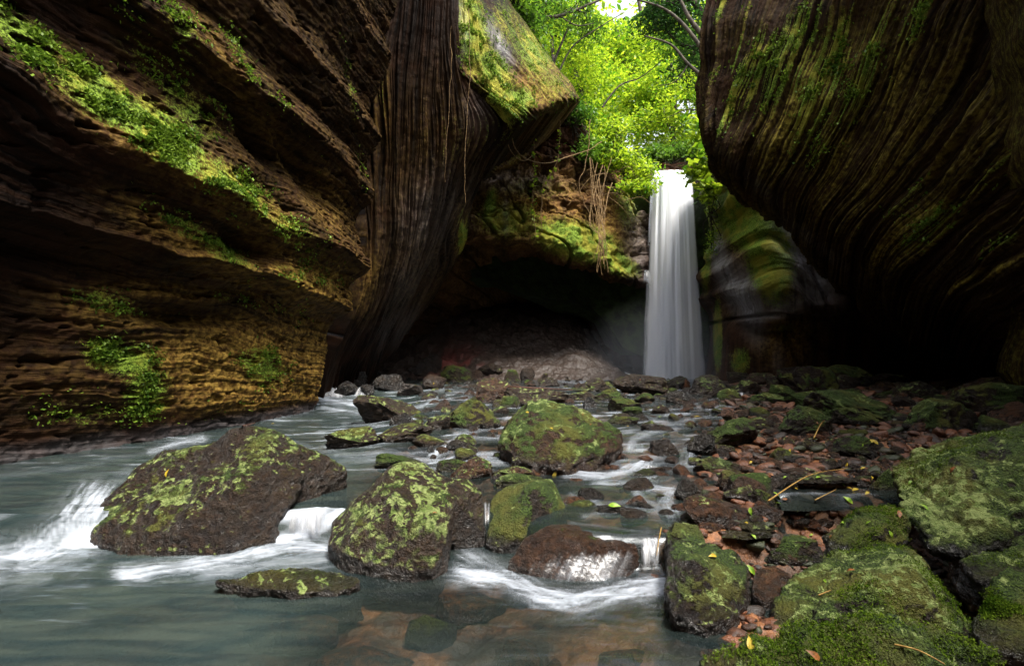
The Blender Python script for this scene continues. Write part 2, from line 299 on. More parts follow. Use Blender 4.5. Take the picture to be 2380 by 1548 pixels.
# ------------------------------------------------------------------ cliffs
def catmull(C, n):
    """C: (k, ...) control rows -> (n, ...) samples"""
    C = np.asarray(C, float); k = len(C); t = np.linspace(0, k-1, n); i = np.clip(np.floor(t).astype(int), 0, k-2); f = t-i
    f = f.reshape((-1,)+(1,)*(C.ndim-1))
    p0 = C[np.maximum(i-1, 0)]; p1 = C[i]; p2 = C[i+1]; p3 = C[np.minimum(i+2, k-1)]
    return 0.5*(2*p1+(p2-p0)*f+(2*p0-5*p1+4*p2-p3)*f*f+(3*p1-p0-3*p2+p3)*f**3)
def normals(Pg):
    a = np.gradient(Pg, axis=0); b = np.gradient(Pg, axis=1); n = np.cross(a, b); n /= np.linalg.norm(n, axis=-1, keepdims=True)+1e-9
    v = np.array([0, 0, ZC])-Pg
    s = np.sign((n*v).sum(-1).mean()) or 1
    return n*s
def blobs(Xp, Yp, L):
    out = np.zeros_like(Xp)
    for (cx, cy, rx, ry, ang, st) in L:
        a = R(ang); dx, dy = Xp-cx, Yp-cy
        u = (dx*math.cos(a)+dy*math.sin(a))/rx; v = (-dx*math.sin(a)+dy*math.cos(a))/ry
        out = np.maximum(out, st*np.exp(-(u*u+v*v)**1.3))
    return out
def proj(Pg):
    d = np.maximum(Pg[..., 1], 0.5); return 1190+Pg[..., 0]/d*F, YH-(Pg[..., 2]-ZC)/d*F
def solid(Pg, back, attrs):
    """front grid plus a back grid and four closing rims -> verts, faces, attrs"""
    nr, nc = Pg.shape[:2]; n = nr*nc
    B = Pg+np.asarray(back, float)
    V = np.concatenate([Pg.reshape(-1, 3), B.reshape(-1, 3)]); Fs = [grid_faces(nr, nc), grid_faces(nr, nc, n)[:, ::-1]]
    idx = np.arange(n).reshape(nr, nc)
    for e in (idx[0], idx[-1], idx[:, 0], idx[:, -1]):
        Fs.append(np.stack([e[:-1], e[1:], e[1:]+n, e[:-1]+n], -1))
    return V, np.concatenate(Fs), {k: np.concatenate([a.ravel(), a.ravel()]) for k, a in attrs.items()}
def join_parts(parts):
    V = []; Fs = []; A = {}; off = 0
    for v, f, a in parts:
        V.append(v); Fs.append(f+off); off += len(v)
        for k in ('moss', 'ochre', 'pale', 'su', 'sv'): A.setdefault(k, []).append(a[k])
    return np.concatenate(V), np.concatenate(Fs), {k: np.concatenate(x) for k, x in A.items()}

# ---- left cliff: strata nearly level, rising a little towards the camera
dl = np.concatenate([np.linspace(-8, 3.6, 40)[:-1], np.linspace(3.6, 10.0, 560), 10.0+np.linspace(0.012, 0.5, 24)])
zl = np.concatenate([np.linspace(-0.5, 8.6, 640), np.linspace(8.7, 14, 50)])
Z, Dd = np.meshgrid(zl, dl, indexing='ij')
tilt = 0.10+0.02*S(Z, 1.6, 3.4)
s = Z-tilt*(10-np.minimum(Dd, 10.0))+0.16*fbm(Dd*0.35, Z*0.5, 2.2, o=3)+0.05*fbm(Dd*1.5, Z*1.5, 6.2, o=3)
ps_ = [-1, 0.15, 0.3, 1.2, 1.85, 1.98, 2.12, 2.5, 2.62, 2.95, 3.1, 3.45, 3.8, 4.0, 4.4, 4.75, 4.95, 5.5, 5.85, 6.1, 6.9, 7.3, 8.5, 9.5, 14]
px_ = [-3.95, -3.80, -3.72, -3.58, -3.50, -3.38, -3.05, -3.06, -3.0, -2.68, -2.70, -2.88, -3.00, -2.95, -2.62, -2.72, -2.85, -2.50, -2.68, -2.70, -2.30, -2.45, -2.0, -2.2, -4.5]
bxs = interp(Dd, [-8, 0, 3, 5, 6.5, 8, 10], [-2.2, -2.0, -1.75, -1.35, -0.75, -0.35, 0.0])
xx = interp(s, ps_, px_)+bxs
lamn = fbm(Dd*0.45, s*14, 1.0, o=5, g=0.62); big = fbm(Dd*0.7, s*2.6, 5.0, o=3)
pits = -0.07*S(fbm(Dd*3.2, Z*7, 3.0, o=3), 0.28, 0.6)
hole = blobs(*proj(np.stack([xx, Dd, Z], -1)), [(430, 735, 110, 26, 4, 1), (575, 560, 60, 34, 30, 1), (640, 470, 110, 30, 40, .8), (710, 400, 90, 25, 55, .8), (600, 330, 90, 22, 52, .8), (820, 640, 30, 40, 0, .6)])
xx = xx+0.022*lamn+0.06*big+pits-0.28*hole+0.02*fbm(Dd*12, Z*12, 4.0, o=3)
xx = xx-np.where(Dd > 9.85, ((Dd-9.85)/0.5)**2*1.6, 0)
Pg = np.stack([xx, Dd, Z], -1); Xp, Yp = proj(Pg)
up = normals(Pg)[..., 2]
moss_lit = blobs(Xp, Yp, [(60, 90, 130, 45, 38, .8), (230, 220, 150, 55, 38, 1.0), (380, 320, 150, 60, 40, 1.0), (540, 440, 150, 55, 38, .75), (700, 560, 150, 42, 38, .6), (330, 90, 60, 120, -15, .55),  # moss, with the bright lit bands painted in as well
    (420, 100, 60, 120, -25, .6), (440, 250, 120, 60, 50, .6), (480, 560, 190, 30, 34, .65), (700, 640, 100, 30, 20, .45), (280, 830, 95, 45, 12, 1.05), (340, 920, 60, 75, 15, .95), (610, 850, 62, 50, 20, .85), (240, 700, 120, 30, 8, .6),
    (200, 960, 120, 50, 5, .45), (530, 690, 80, 22, 10, .4), (640, 250, 30, 150, -32, .4), (560, 120, 25, 150, -28, .4), (700, 720, 70, 30, 0, .4), (820, 250, 10, 200, -8, .45), (480, 980, 150, 40, -10, .4)])
oc = blobs(Xp, Yp, [(570, 850, 230, 115, 0, 1.15), (300, 290, 300, 60, 38, .75), (560, 480, 260, 60, 38, .8), (500, 600, 260, 45, 30, .75), (720, 660, 130, 80, 0, .95), (250, 720, 190, 50, 8, .55), (620, 300, 40, 180, -35, .45), (520, 150, 40, 180, -30, .4),  # rock tint plus painted golden light on the lit areas
    (760, 450, 60, 120, -30, .45), (80, 900, 150, 120, 0, .3), (700, 850, 90, 120, 0, 1.0), (400, 680, 170, 30, 5, .5)])
up_m = 0.45+0.55*S(up, -0.65, -0.05)  # weaker on faces turned down, shade put into the colour
moss_lit = moss_lit*up_m; oc = oc*up_m
wl = S(Z, 0.25, 0.55); oc = np.maximum(oc*0.95, 0.13*up_m*S(Dd, 4.8, 6.0))*(0.35+0.65*S(Xp, 20, 330))*(1-0.45*S(Yp, 940, 1040)); moss_lit *= wl; oc *= wl; pa = (1-S(Z, 0.2, 0.42))*0.30  # ochre fades leftwards to paint the shaded edge; wet foot stays bare
GRIDL = Pg; MOSS_LIT = moss_lit; V, Fs, A = solid(Pg, (-5, -0.2, 0.3), {'moss': moss_lit, 'ochre': oc, 'pale': pa, 'su': s, 'sv': Dd})
tag(mesh_np('cliff', V, Fs, CL_L, attrs=A), kind='structure', label='dark striated sandstone cliff with mossy ledges along the left of the stream')

GRIDS = []
def patch(cps, nr, nc, disp, back, moL=(), ocL=(), paL=(), sx=1.0, sy=1.0, crest=0.0, upw=0.0, keep=False):
    """cps: rows of (X,Y,d); disp(u,v,P)->(height) pushed along the normal; u across strata (columns), v along them (rows)"""
    C = np.array([[P(*c) for c in row] for row in cps]); C = catmull(C, nr); C = np.swapaxes(catmull(np.swapaxes(C, 0, 1), nc), 0, 1)
    v, u = np.meshgrid(np.linspace(0, 1, nr), np.linspace(0, 1, nc), indexing='ij')
    h = disp(u*sx, v*sy, C); h, cf = h if isinstance(h, tuple) else (h, h); Pg = C+normals(C)*h[..., None]
    Xp, Yp = proj(Pg); hn = S(cf, np.percentile(cf, 35), np.percentile(cf, 88)); k = (1-crest)+crest*hn  # crest weighting paints light on ridges along with their growth
    if upw: k = k*((1-upw)+upw*S(normals(Pg)[..., 2], -0.25, 0.25))
    if keep: GRIDS.append((Pg, blobs(Xp, Yp, moL)*k))
    return solid(Pg, back, {'moss': blobs(Xp, Yp, moL)*k, 'ochre': blobs(Xp, Yp, ocL)*k, 'pale': blobs(Xp, Yp, paL)*k, 'su': u*sx, 'sv': v*sy})
def flutes(f, a, f2=0.0, a2=0.0, warp=0.4, seed=0.0, rough=0.015):
    def fn(u, v, C):
        uw = u+warp*fbm(u*0.6+seed, v*0.7, 1.1, o=2)
        h = a*fbm(uw*f, v*0.8, seed, o=3, g=0.6)
        if a2: h = h+a2*(1-2*np.abs(pn(uw*f2, v*1.2, seed+3)))
        return h+rough*fbm(C[..., 0]*5, C[..., 1]*5, C[..., 2]*5, o=4)
    return fn
# ---- fluted buttress with the bright mossy overhang
rows = [[(860,-420,10.9),(930,-420,10.4),(1000,-420,10.5),(1040,-420,11.0),(1060,-420,12),(1075,-420,13)],
        [(870,-60,10.9),(935,-60,10.5),(995,-60,10.6),(1035,-60,10.8),(1058,-60,11.2),(1070,-60,12.0)],
        [(825,180,10.9),(905,180,10.7),(975,180,10.8),(1030,160,10.9),(1066,150,11.1),(1090,160,11.6)],
        [(840,380,10.9),(905,380,11.0),(965,380,11.1),(1030,340,11.2),(1100,300,11.4),(1200,272,11.9)],
        [(850,560,10.9),(905,550,11.3),(955,540,11.5),(1010,490,11.7),(1065,430,12.1),(1160,345,12.8)],
        [(830,700,10.9),(875,690,11.7),(915,680,12.0),(965,630,12.4),(1020,560,13.0),(1100,470,13.8)],
        [(770,840,10.9),(800,840,12.2),(850,820,12.8),(900,760,13.4),(970,690,14.0),(1075,575,14.8)],
        [(740,960,10.9),(780,930,12.8),(820,920,13.4),(860,880,14.0),(900,830,14.8),(1000,700,16.0)]]
p1 = patch(rows, 520, 360, flutes(5, 0.11, 13, 0.022, seed=2.0), (-2.5, 2.0, 0.5),
    moL=[(870,120,22,200,-8,.55),(1040,330,60,110,0,.35),(1075,540,14,60,5,1.0),(1150,300,90,60,-20,.45),(960,300,60,260,8,.18)],
    ocL=[(870,150,30,260,-8,0.33),(1000,420,140,260,20,0.15),(850,640,50,90,0,0.39),(1070,520,24,90,5,0.44),(950,600,120,140,20,0.19)],
    paL=[(1010,500,120,80,-55,.28),(950,640,120,50,-55,.22),(920,760,80,50,-40,.2),(1120,260,40,60,0,.2)], sx=6, sy=5, crest=0.6)
rows = [[(1054,-150,11.3),(1075,-150,11.4),(1110,-150,12.0),(1150,-150,13.5),(1170,-150,15)],
        [(1056,-10,11.2),(1085,-10,11.3),(1120,-10,11.8),(1165,-10,13.0),(1190,-10,15)],
        [(1056,70,11.1),(1100,75,11.2),(1150,70,11.7),(1210,70,13.0),(1235,70,15)],
        [(1060,150,11.05),(1115,155,11.2),(1180,150,11.8),(1250,140,13.0),(1278,140,15)],
        [(1110,205,11.2),(1160,210,11.4),(1230,205,12.1),(1300,190,13.1),(1320,185,15)],
        [(1198,278,11.6),(1225,266,11.9),(1275,250,12.4),(1334,228,13.2),(1345,226,15)],
        [(1205,290,12.6),(1235,280,13.0),(1280,264,13.6),(1334,238,14.4),(1345,236,16)]]
p2 = patch(rows, 360, 300, flutes(2.2, 0.08, 5, 0.015, seed=9.0), (-1.0, 3.0, -0.3),
    moL=[(1100,80,50,170,-12,.72),(1150,180,50,120,-25,.72),(1180,60,60,90,-20,.5),(1200,240,60,40,-30,.8),(1280,200,70,60,20,.5),(1240,120,60,100,-30,.6)],
    ocL=[(1260,200,80,60,20,.5),(1110,165,30,20,0,.6)], paL=[(1075,50,14,60,-8,.7),(1160,100,15,60,-30,.6)], sx=4, sy=4, keep=True)
V, Fs, A = join_parts([p1, p2])
tag(mesh_np('cliff', V, Fs, CL_F, attrs=A), kind='structure', label='fluted rock buttress with bright mossy overhanging point beside the forest gap')
# ---- back wall of the cave, left of and behind the fall
rows = [[(700,120,17.0),(950,120,17.5),(1150,150,18),(1260,215,18),(1330,235,18.2),(1400,330,18.6),(1500,375,19.2),(1660,380,19.6),(1720,380,19)],
        [(700,300,16.4),(950,280,16.8),(1150,300,17),(1260,270,17),(1330,290,17.2),(1400,380,17.7),(1500,400,18.9),(1660,400,19.0),(1720,400,18)],
        [(700,420,16.0),(950,390,16.4),(1130,400,16.6),(1220,390,16.6),(1320,390,16.8),(1400,440,17.2),(1495,470,18.3),(1655,470,18.6),(1720,470,17)],
        [(700,520,16.0),(950,500,16.2),(1110,470,16.3),(1200,480,16.2),(1300,480,16.3),(1400,510,16.7),(1490,550,17.8),(1655,560,18.4),(1720,560,17)],
        [(700,600,16.2),(950,580,16.2),(1090,560,16.1),(1180,560,16.0),(1290,585,16.0),(1390,615,16.4),(1490,650,17.2),(1655,660,18.4),(1720,660,17)],
        [(700,650,16.6),(950,640,17.0),(1090,610,17.6),(1180,600,18.2),(1290,615,18.6),(1390,650,18.9),(1490,690,18.9),(1655,700,18.9),(1720,700,17.5)],
        [(700,740,17.0),(950,720,18.4),(1090,700,20.0),(1180,690,21.0),(1290,690,21.4),(1390,710,21.2),(1490,740,20.4),(1655,760,19.6),(1720,760,18)],
        [(700,900,17.0),(950,880,18.4),(1090,850,21.0),(1180,840,22.0),(1290,840,22.3),(1390,850,22.0),(1490,880,21.0),(1655,900,20),(1720,900,18)]]
def brok(u, v, C):
    x, y, z = C[..., 0], C[..., 1], C[..., 2]
    d1 = fbm(x*0.5+z*0.45, y*0.4, z*0.7-x*0.4, o=5, g=0.55)
    st = np.abs(pn(x*0.8+z*1.3, z*0.5-x*0.35, 7.7)); rub = S(z, 5.2, 6.2)*(1-S(x, 1.5, 4))
    return 0.30*d1-0.25*(1-S(st, 0, 0.07))+0.30*rub*np.round(3*fbm(x*1.1, z*1.8, 3.3, o=2))/3+0.05*fbm(x*4, y*4, z*4, o=3)
pb = patch(rows, 460, 560, brok, (0.5, 4, 0.2),
    moL=[(1180,510,100,60,5,.65),(1340,560,130,55,15,.9),(1430,610,70,30,25,1.0),(1460,470,40,90,0,.6),(1240,440,120,40,0,.45),(1140,480,20,60,10,.8),(1630,450,40,120,0,.9)],
    ocL=[(1200,500,90,70,5,1.1),(1330,540,120,60,10,.9),(1440,520,50,110,0,.7),(1250,420,160,50,5,.5),(1110,640,90,110,10,.3),(1400,680,120,40,15,.3)],
    paL=[(1175,500,8,45,0,.6),(1200,420,90,30,0,.35),(1480,560,30,130,0,.45)], sx=8, sy=6)
V, Fs, A = join_parts([pb])
tag(mesh_np('cliff', V, Fs, CL_B, attrs=A), kind='structure', label='broken ochre and mossy cliff over the dark cave behind the waterfall')
# ---- sinuous wall right of the fall
rows = [[(1630,410,16.6),(1650,400,15.6),(1700,380,14.6),(1780,380,14.0),(1870,430,13.6),(2000,500,13.2),(2200,560,12.8),(2600,560,11)],
        [(1628,450,16.8),(1645,445,15.6),(1690,430,14.4),(1770,470,13.8),(1850,520,13.4),(1960,590,13.0),(2200,640,12.8),(2600,640,11)],
        [(1632,540,17.0),(1652,540,15.6),(1705,540,14.5),(1775,560,13.7),(1850,590,13.2),(1950,640,12.9),(2200,690,12.8),(2600,700,11)],
        [(1640,640,17.0),(1660,640,15.6),(1715,650,14.6),(1790,640,13.6),(1865,660,13.1),(1960,690,12.9),(2200,730,12.9),(2600,740,11)],
        [(1644,720,17.0),(1664,720,15.6),(1720,730,14.5),(1770,742,13.7),(1870,728,13.1),(1970,718,12.9),(2200,760,12.9),(2600,780,11)],
        [(1646,745,17.0),(1666,745,15.7),(1700,760,15.0),(1765,765,14.4),(1860,748,14.1),(1980,740,13.8),(2200,790,13.3),(2600,800,11.4)],
        [(1644,810,17.0),(1664,810,15.7),(1690,815,15.1),(1765,815,14.2),(1860,800,14.1),(1980,800,13.8),(2200,820,13.4),(2600,830,11.6)],
        [(1636,920,17.0),(1656,920,15.7),(1690,920,15.1),(1765,920,14.2),(1860,920,14.1),(1980,920,13.8),(2200,920,13.4),(2600,920,11.6)]]
def sinu(u, v, C):
    x, y, z = C[..., 0], C[..., 1], C[..., 2]
    ph = z*0.75+0.9*np.sin(x*1.5+0.6)+0.5*fbm(x*0.7, z*0.6, 2.0, o=2)
    am = S(z, 2.2, 3.0)
    return (0.24*np.sin(ph*2.0+x*2.6)+0.10*np.sin(ph*9+x*3)+0.05*fbm(ph*7, x*1.0, 1.0, o=3))*(0.15+0.85*am)+0.08*fbm(x*1.2, y, z*1.2, o=4)-0.15*(1-S(np.abs(z-(2.25+0.05*np.sin(x*3))), 0, 0.09))
pf = patch(rows, 420, 460, sinu, (2.5, 3.0, 0),
    moL=[(1700,450,70,110,15,1.3),(1790,600,60,120,-10,1.1),(1745,520,80,80,0,.95),(1668,780,12,90,0,1.1),(1640,560,16,130,0,1.0),(1855,690,45,60,30,.35),(1720,840,30,40,0,.7),(1820,760,50,20,0,.5)],
    ocL=[(1760,560,80,120,0,.5),(1820,790,60,60,0,.9),(1850,620,60,60,0,.3),(1700,700,30,60,0,.2)],
    paL=[(1690,640,26,110,-22,1.3),(1740,700,30,90,-18,1.3),(1850,590,36,110,-28,1.4),(1900,640,60,60,-35,1.2),(1830,700,60,26,0,.9),(1800,730,80,16,-10,.8),(1810,830,16,50,0,.35)], sx=6, sy=4)
V, Fs, A = join_parts([pf])
tag(mesh_np('cliff', V, Fs, CL_S, attrs=A), kind='structure', label='sinuous water-carved cliff right of the waterfall with moss stripes')
# ---- great overhanging right cliff: control lines follow the strata
L = [[(1675,-420,11.0),(1658,-100,11.2),(1645,60,11.1),(1640,160,11.0),(1642,230,11.0),(1652,300,11.0),(1668,360,11.0),(1700,400,11.6)],
     [(1790,-420,10.2),(1760,-100,10.4),(1720,80,10.4),(1680,220,10.5),(1668,300,10.6),(1680,365,10.8),(1705,410,11.0),(1740,440,11.8)],
     [(1960,-420,9.2),(1900,-100,9.5),(1850,80,9.7),(1790,250,9.9),(1745,370,10.2),(1740,420,10.6),(1770,458,10.9),(1810,480,11.8)],
     [(2120,-420,8.2),(2040,-100,8.6),(1990,80,8.9),(1920,250,9.2),(1860,380,9.7),(1820,465,10.2),(1822,518,10.8),(1870,540,11.8)],
     [(2330,-420,7.2),(2200,-100,7.8),(2130,80,8.2),(2040,260,8.7),(1960,400,9.2),(1900,500,9.9),(1888,590,10.7),(1930,610,11.8)],
     [(2650,-420,6.0),(2420,-100,6.8),(2300,120,7.3),(2180,300,7.9),(2080,430,8.6),(1990,540,9.5),(1970,652,10.6),(2010,680,11.8)],
     [(2900,-200,5.0),(2600,50,5.8),(2420,260,6.4),(2290,400,7.1),(2180,500,7.9),(2080,600,9.2),(2055,722,10.5),(2090,750,11.8)],
     [(3100,100,4.2),(2700,300,5.1),(2500,420,5.8),(2380,500,6.6),(2260,580,7.5),(2170,680,8.9),(2140,785,10.4),(2180,800,11.8)],
     [(3300,400,3.8),(2800,560,4.8),(2600,620,5.6),(2450,670,6.5),(2350,720,7.6),(2280,780,9.0),(2260,842,10.3),(2300,850,11.8)],
     [(3500,800,3.6),(2900,820,4.7),(2700,830,5.6),(2550,840,6.7),(2450,850,8.0),(2400,868,9.2),(2385,895,10.2),(2400,890,11.8)],
     [(3600,1150,3.6),(3000,1050,4.7),(2800,980,5.6),(2620,950,6.8),(2520,940,8.2),(2470,930,9.4),(2450,935,10.2),(2450,920,11.8)]]
rowsG = [[L[j][i] for j in range(len(L))] for i in range(8)]
def gdisp(u, v, C):
    uw = u+0.22*fbm(u*0.5, v*0.9, 1.1, o=2)+0.05*fbm(u*2, v*3, 4.0, o=2)
    r1 = 1-2*np.abs(pn(uw*3.1, v*0.55, 3.3)); r2 = 1-2*np.abs(pn(uw*7.5, v*0.9, 6.1)); lo = 0.5+0.5*np.tanh(3*pn(u*0.9, v*1.4, 8.8)+0.5)
    r3 = 1-2*np.abs(pn(uw*17, v*1.0, 1.4))
    h = (0.17*r1+0.11*r2+0.045*r3+0.02*fbm(uw*34, v*1.5, 2.2, o=3))*(0.25+0.75*lo)
    return h+0.14*fbm(C[..., 0]*0.6, C[..., 1]*0.6, C[..., 2]*0.6, o=3)+0.015*fbm(C[..., 0]*7, C[..., 1]*7, C[..., 2]*7, o=3), 0.35*r1+0.4*r2+0.45*r3
pg = patch(rowsG, 620, 760, gdisp, (4.0, 1.5, 1.0),
    moL=[(1740,160,70,110,35,1.21),(1690,250,40,90,20,0.80),(1840,130,60,160,28,1.00),(1940,170,60,190,26,1.28),(2010,160,60,200,28,1.21),(1900,330,30,90,25,0.80),(2120,40,40,120,28,0.94),(2180,520,120,35,-32,0.94),(2100,470,90,30,-35,0.67),(2300,420,130,40,-38,0.67),(2330,560,60,16,-20,0.54),(1700,20,50,60,0,0.94)],  # moss and ochre here also paint the golden light along the ridges
    ocL=[(2080,330,420,330,0,.42),(2000,180,90,240,27,1.42),(1870,240,80,200,27,1.12),(2160,530,170,45,-32,1.12),(2280,640,120,14,-25,0.75),(1960,330,40,120,25,1.20),(2300,400,160,80,-38,0.45),(1720,90,60,60,0,0.60)],
    paL=[(1760,430,100,16,42,.3),(1900,570,120,14,40,.3)], sx=12, sy=3, crest=0.85, keep=True)
# wall running back past the camera on the right, and its roof edge
rows = [[(16,-9,14),(6.2,-9,13),(6.2,0,13),(6.6,4,13),(8,6,13)], [(16,-9,8),(5.6,-9,8),(5.2,0,8),(4.9,4,8),(5.9,6.5,8)], [(16,-9,4),(6.8,-9,4),(6.2,0,4),(5.6,4,4),(6.6,7,4)], [(16,-9,-.5),(7.4,-9,-.5),(7,0,-.5),(6.6,4,-.5),(7.8,8,-.5)]]
C = np.array(rows, float); C = catmull(C, 60); C = np.swapaxes(catmull(np.swapaxes(C, 0, 1), 60), 0, 1)
C = C+normals(C)*(0.25*fbm(C[..., 0]*.5, C[..., 1]*.5, C[..., 2]*1.2, o=4))[..., None]
zz = np.zeros(C.shape[:2]); v_, u_ = np.meshgrid(np.linspace(0, 3, 60), np.linspace(0, 12, 60), indexing='ij')
rowsb = [[(-9,-7,z_),(-4,-9,z_),(0,-9.6+z_*.35,z_),(4,-9,z_),(9,-7,z_)] for z_ in (14, 9, 4, -.5)]  # added unseen wall behind the camera, blocks sky so boulder fronts stay dark
Cb = np.array(rowsb, float); Cb = catmull(Cb, 40); Cb = np.swapaxes(catmull(np.swapaxes(Cb, 0, 1), 60), 0, 1); Cb = Cb+0.3*fbm(Cb[..., 0]*.6, Cb[..., 1]*.6, Cb[..., 2]*.9, o=4)[..., None]; zb = np.zeros(Cb.shape[:2])
rear_blocker = solid(Cb, (0, -3, 0), {'moss': zb+.3, 'ochre': zb+.2, 'pale': zb, 'su': Cb[..., 2], 'sv': Cb[..., 0]})
pw = solid(C, (3, 0, .3), {'moss': zz+.3, 'ochre': zz+.2, 'pale': zz, 'su': u_, 'sv': v_})
V, Fs, A = join_parts([pg, pw, rear_blocker])
tag(mesh_np('cliff', V, Fs, CL_R, attrs=A), kind='structure', label='huge dark overhanging cliff with curved mossy grooves on the right and an added rear wall blocking sky light')
def leaves_geo(C, size, rr, droop=0.5, asp=0.45):
    """C: leaf centres (n,3): one folded rhombus leaf each"""
    n = len(C); a = rr.uniform(0, 2*np.pi, n); tl = rr.normal(0, droop, n); s_ = size*rr.uniform(.45, 1.6, n)
    dx = np.stack([np.cos(a)*np.cos(tl), np.sin(a)*np.cos(tl), np.sin(tl)], -1)*s_[:, None]
    w = np.stack([-np.sin(a), np.cos(a), rr.normal(0, .5, n)], -1); w = w*(s_*asp)[:, None]
    V = np.stack([C-dx*.5, C+w*.5, C+dx*.5, C-w*.5], 1).reshape(-1, 3); F_ = np.arange(4*n).reshape(-1, 4)
    return V, F_
def wall_plants(label, grids, n, size, mat, seed):
    rr_ = np.random.RandomState(seed); Q = []
    for (Pw, mo_) in grids:
        Xq, Yq = proj(Pw); w_ = (mo_**2*(Xq > -100)*(Xq < 2500)*(Yq > -120)*S(fbm(Pw[..., 0]*4, Pw[..., 1]*2, Pw[..., 2]*4, o=3), -0.1, 0.4)/np.maximum(Pw[..., 1], 1)).ravel()
        nn_ = normals(Pw).reshape(-1, 3); k = rr_.choice(len(w_), n//len(grids), p=w_/w_.sum()); Q.append(Pw.reshape(-1, 3)[k]+nn_[k]*rr_.uniform(0.0, .03, len(k))[:, None]+rr_.normal(0, .012, (len(k), 3)))
    lv, lf = leaves_geo(np.concatenate(Q), size, rr_, 0.9, 0.6); tag(mesh_np('wall_plants', lv, lf, mat, smooth=False), label, 'wall plants', kind='stuff')
WPL = leaf_material('wall_plant_leaves', (0.045, 0.10, 0.008), (0.17, 0.26, 0.025), 0.35, 2.0, 0.012)
wall_plants('small mossy plants growing in bands on the left cliff', [(GRIDL, MOSS_LIT)], 16000, .035, WPL, 1)
wall_plants('small mossy plants on the ridges of the right cliff and the overhanging buttress', GRIDS, 7000, .045, WPL, 2)
# ------------------------------------------------------------------ waterfall
nu, nv = 90, 260
vv, uu = np.meshgrid(np.linspace(0, 1, nv), np.linspace(0, 1, nu), indexing='ij')
Yl = 376+vv*(905-376)
Lx = interp(vv, [0, .06, .2, .5, 1], [1518, 1512, 1508, 1500, 1488]); Rx = interp(vv, [0, .05, .2, .5, 1], [1606, 1612, 1620, 1630, 1652])
Xf = Lx+(Rx-Lx)*uu
for side, nm in ((0, 'front'),):
    bulge = np.sin(np.pi*uu)**0.7
    top = np.where(vv < 0.02, (0.02-vv)/0.02, 0)
    Df = 17.9-0.55*bulge*S(vv, 0, .1)-0.9*vv**0.6+1.6*top
    Df = Df+0.10*fbm(uu*7, vv*0.6, 2.2, o=3)*bulge
    Zt = ZC+(YH-Yl)/F*17.4; xw = (Xf-1190)/F*Df
    front = np.stack([xw, Df, Zt], -1)
    Db = Df+0.9*bulge+0.02; backp = np.stack([xw, Db, Zt], -1)
    ed = np.minimum(uu, 1-uu); al = S(ed, 0.0, 0.16)*1.0+0.02+0.1*S(-vv, -0.1, 0)
    V = np.concatenate([front.reshape(-1, 3), backp.reshape(-1, 3)]); n = nu*nv
    Fs = np.concatenate([grid_faces(nv, nu), grid_faces(nv, nu, n)[:, ::-1]])
    wf = mesh_np('waterfall', V, Fs, FALL, attrs={'alpha': np.concatenate([al.ravel(), al.ravel()*0.8]), 'su': np.tile((uu*1.6).ravel(), 2), 'sv': np.tile((vv*8).ravel(), 2)})
tag(wf, 'tall white silky waterfall dropping from the forest ledge into the pool', 'waterfall')
def veil(name, label, pts_top, pts_bot, n=(40, 60), bulge=0.03, alpha=0.8, sx=1.0, mat=None, arc=1.0):
    """small cascade: curtain between a top line and a bottom line, curving outwards"""
    T = catmull(np.array([P(*p) for p in pts_top]), n[1]); B = catmull(np.array([P(*p) for p in pts_bot]), n[1])
    v, u = np.meshgrid(np.linspace(0, 1, n[0]), np.linspace(0, 1, n[1]), indexing='ij')
    vz_ = v**1.9; G = np.concatenate([(T[None]*(1-v[..., None])+B[None]*v[..., None])[..., :2], (T[None, :, 2:]*(1-vz_[..., None])+B[None, :, 2:]*vz_[..., None])], -1)
    k = np.sin(np.pi*np.clip(v*0.9, 0, 1)); G[..., 1] -= bulge*k; G[..., 2] += bulge*0.8*k*arc
    alpha = alpha*0.50; hh = 0.008*fbm(u*sx*14, v*1.0, 5.5, o=3); G[..., 1] -= hh
    ed = np.minimum(u, 1-u); al = alpha*1.15*S(ed, 0, .30)*S(v, -.05, .30)*S(1-v, 0, 0.30)*(0.75+0.5*fbm(u*sx*9, v*0.5, 3.1, o=3))
    Bk = G.copy(); Bk[..., 1] += 0.012
    V = np.concatenate([G.reshape(-1, 3), Bk.reshape(-1, 3)]); q = n[0]*n[1]
    Fs = np.concatenate([grid_faces(n[0], n[1]), grid_faces(n[0], n[1], q)[:, ::-1]])
    o = mesh_np(name, V, Fs, mat or VEIL, attrs={'alpha': np.tile(al.ravel(), 2), 'su': np.tile((u*sx).ravel(), 2), 'sv': np.tile(v.ravel(), 2)})
    return tag(o, label, 'cascade', 'small cascades between the boulders')
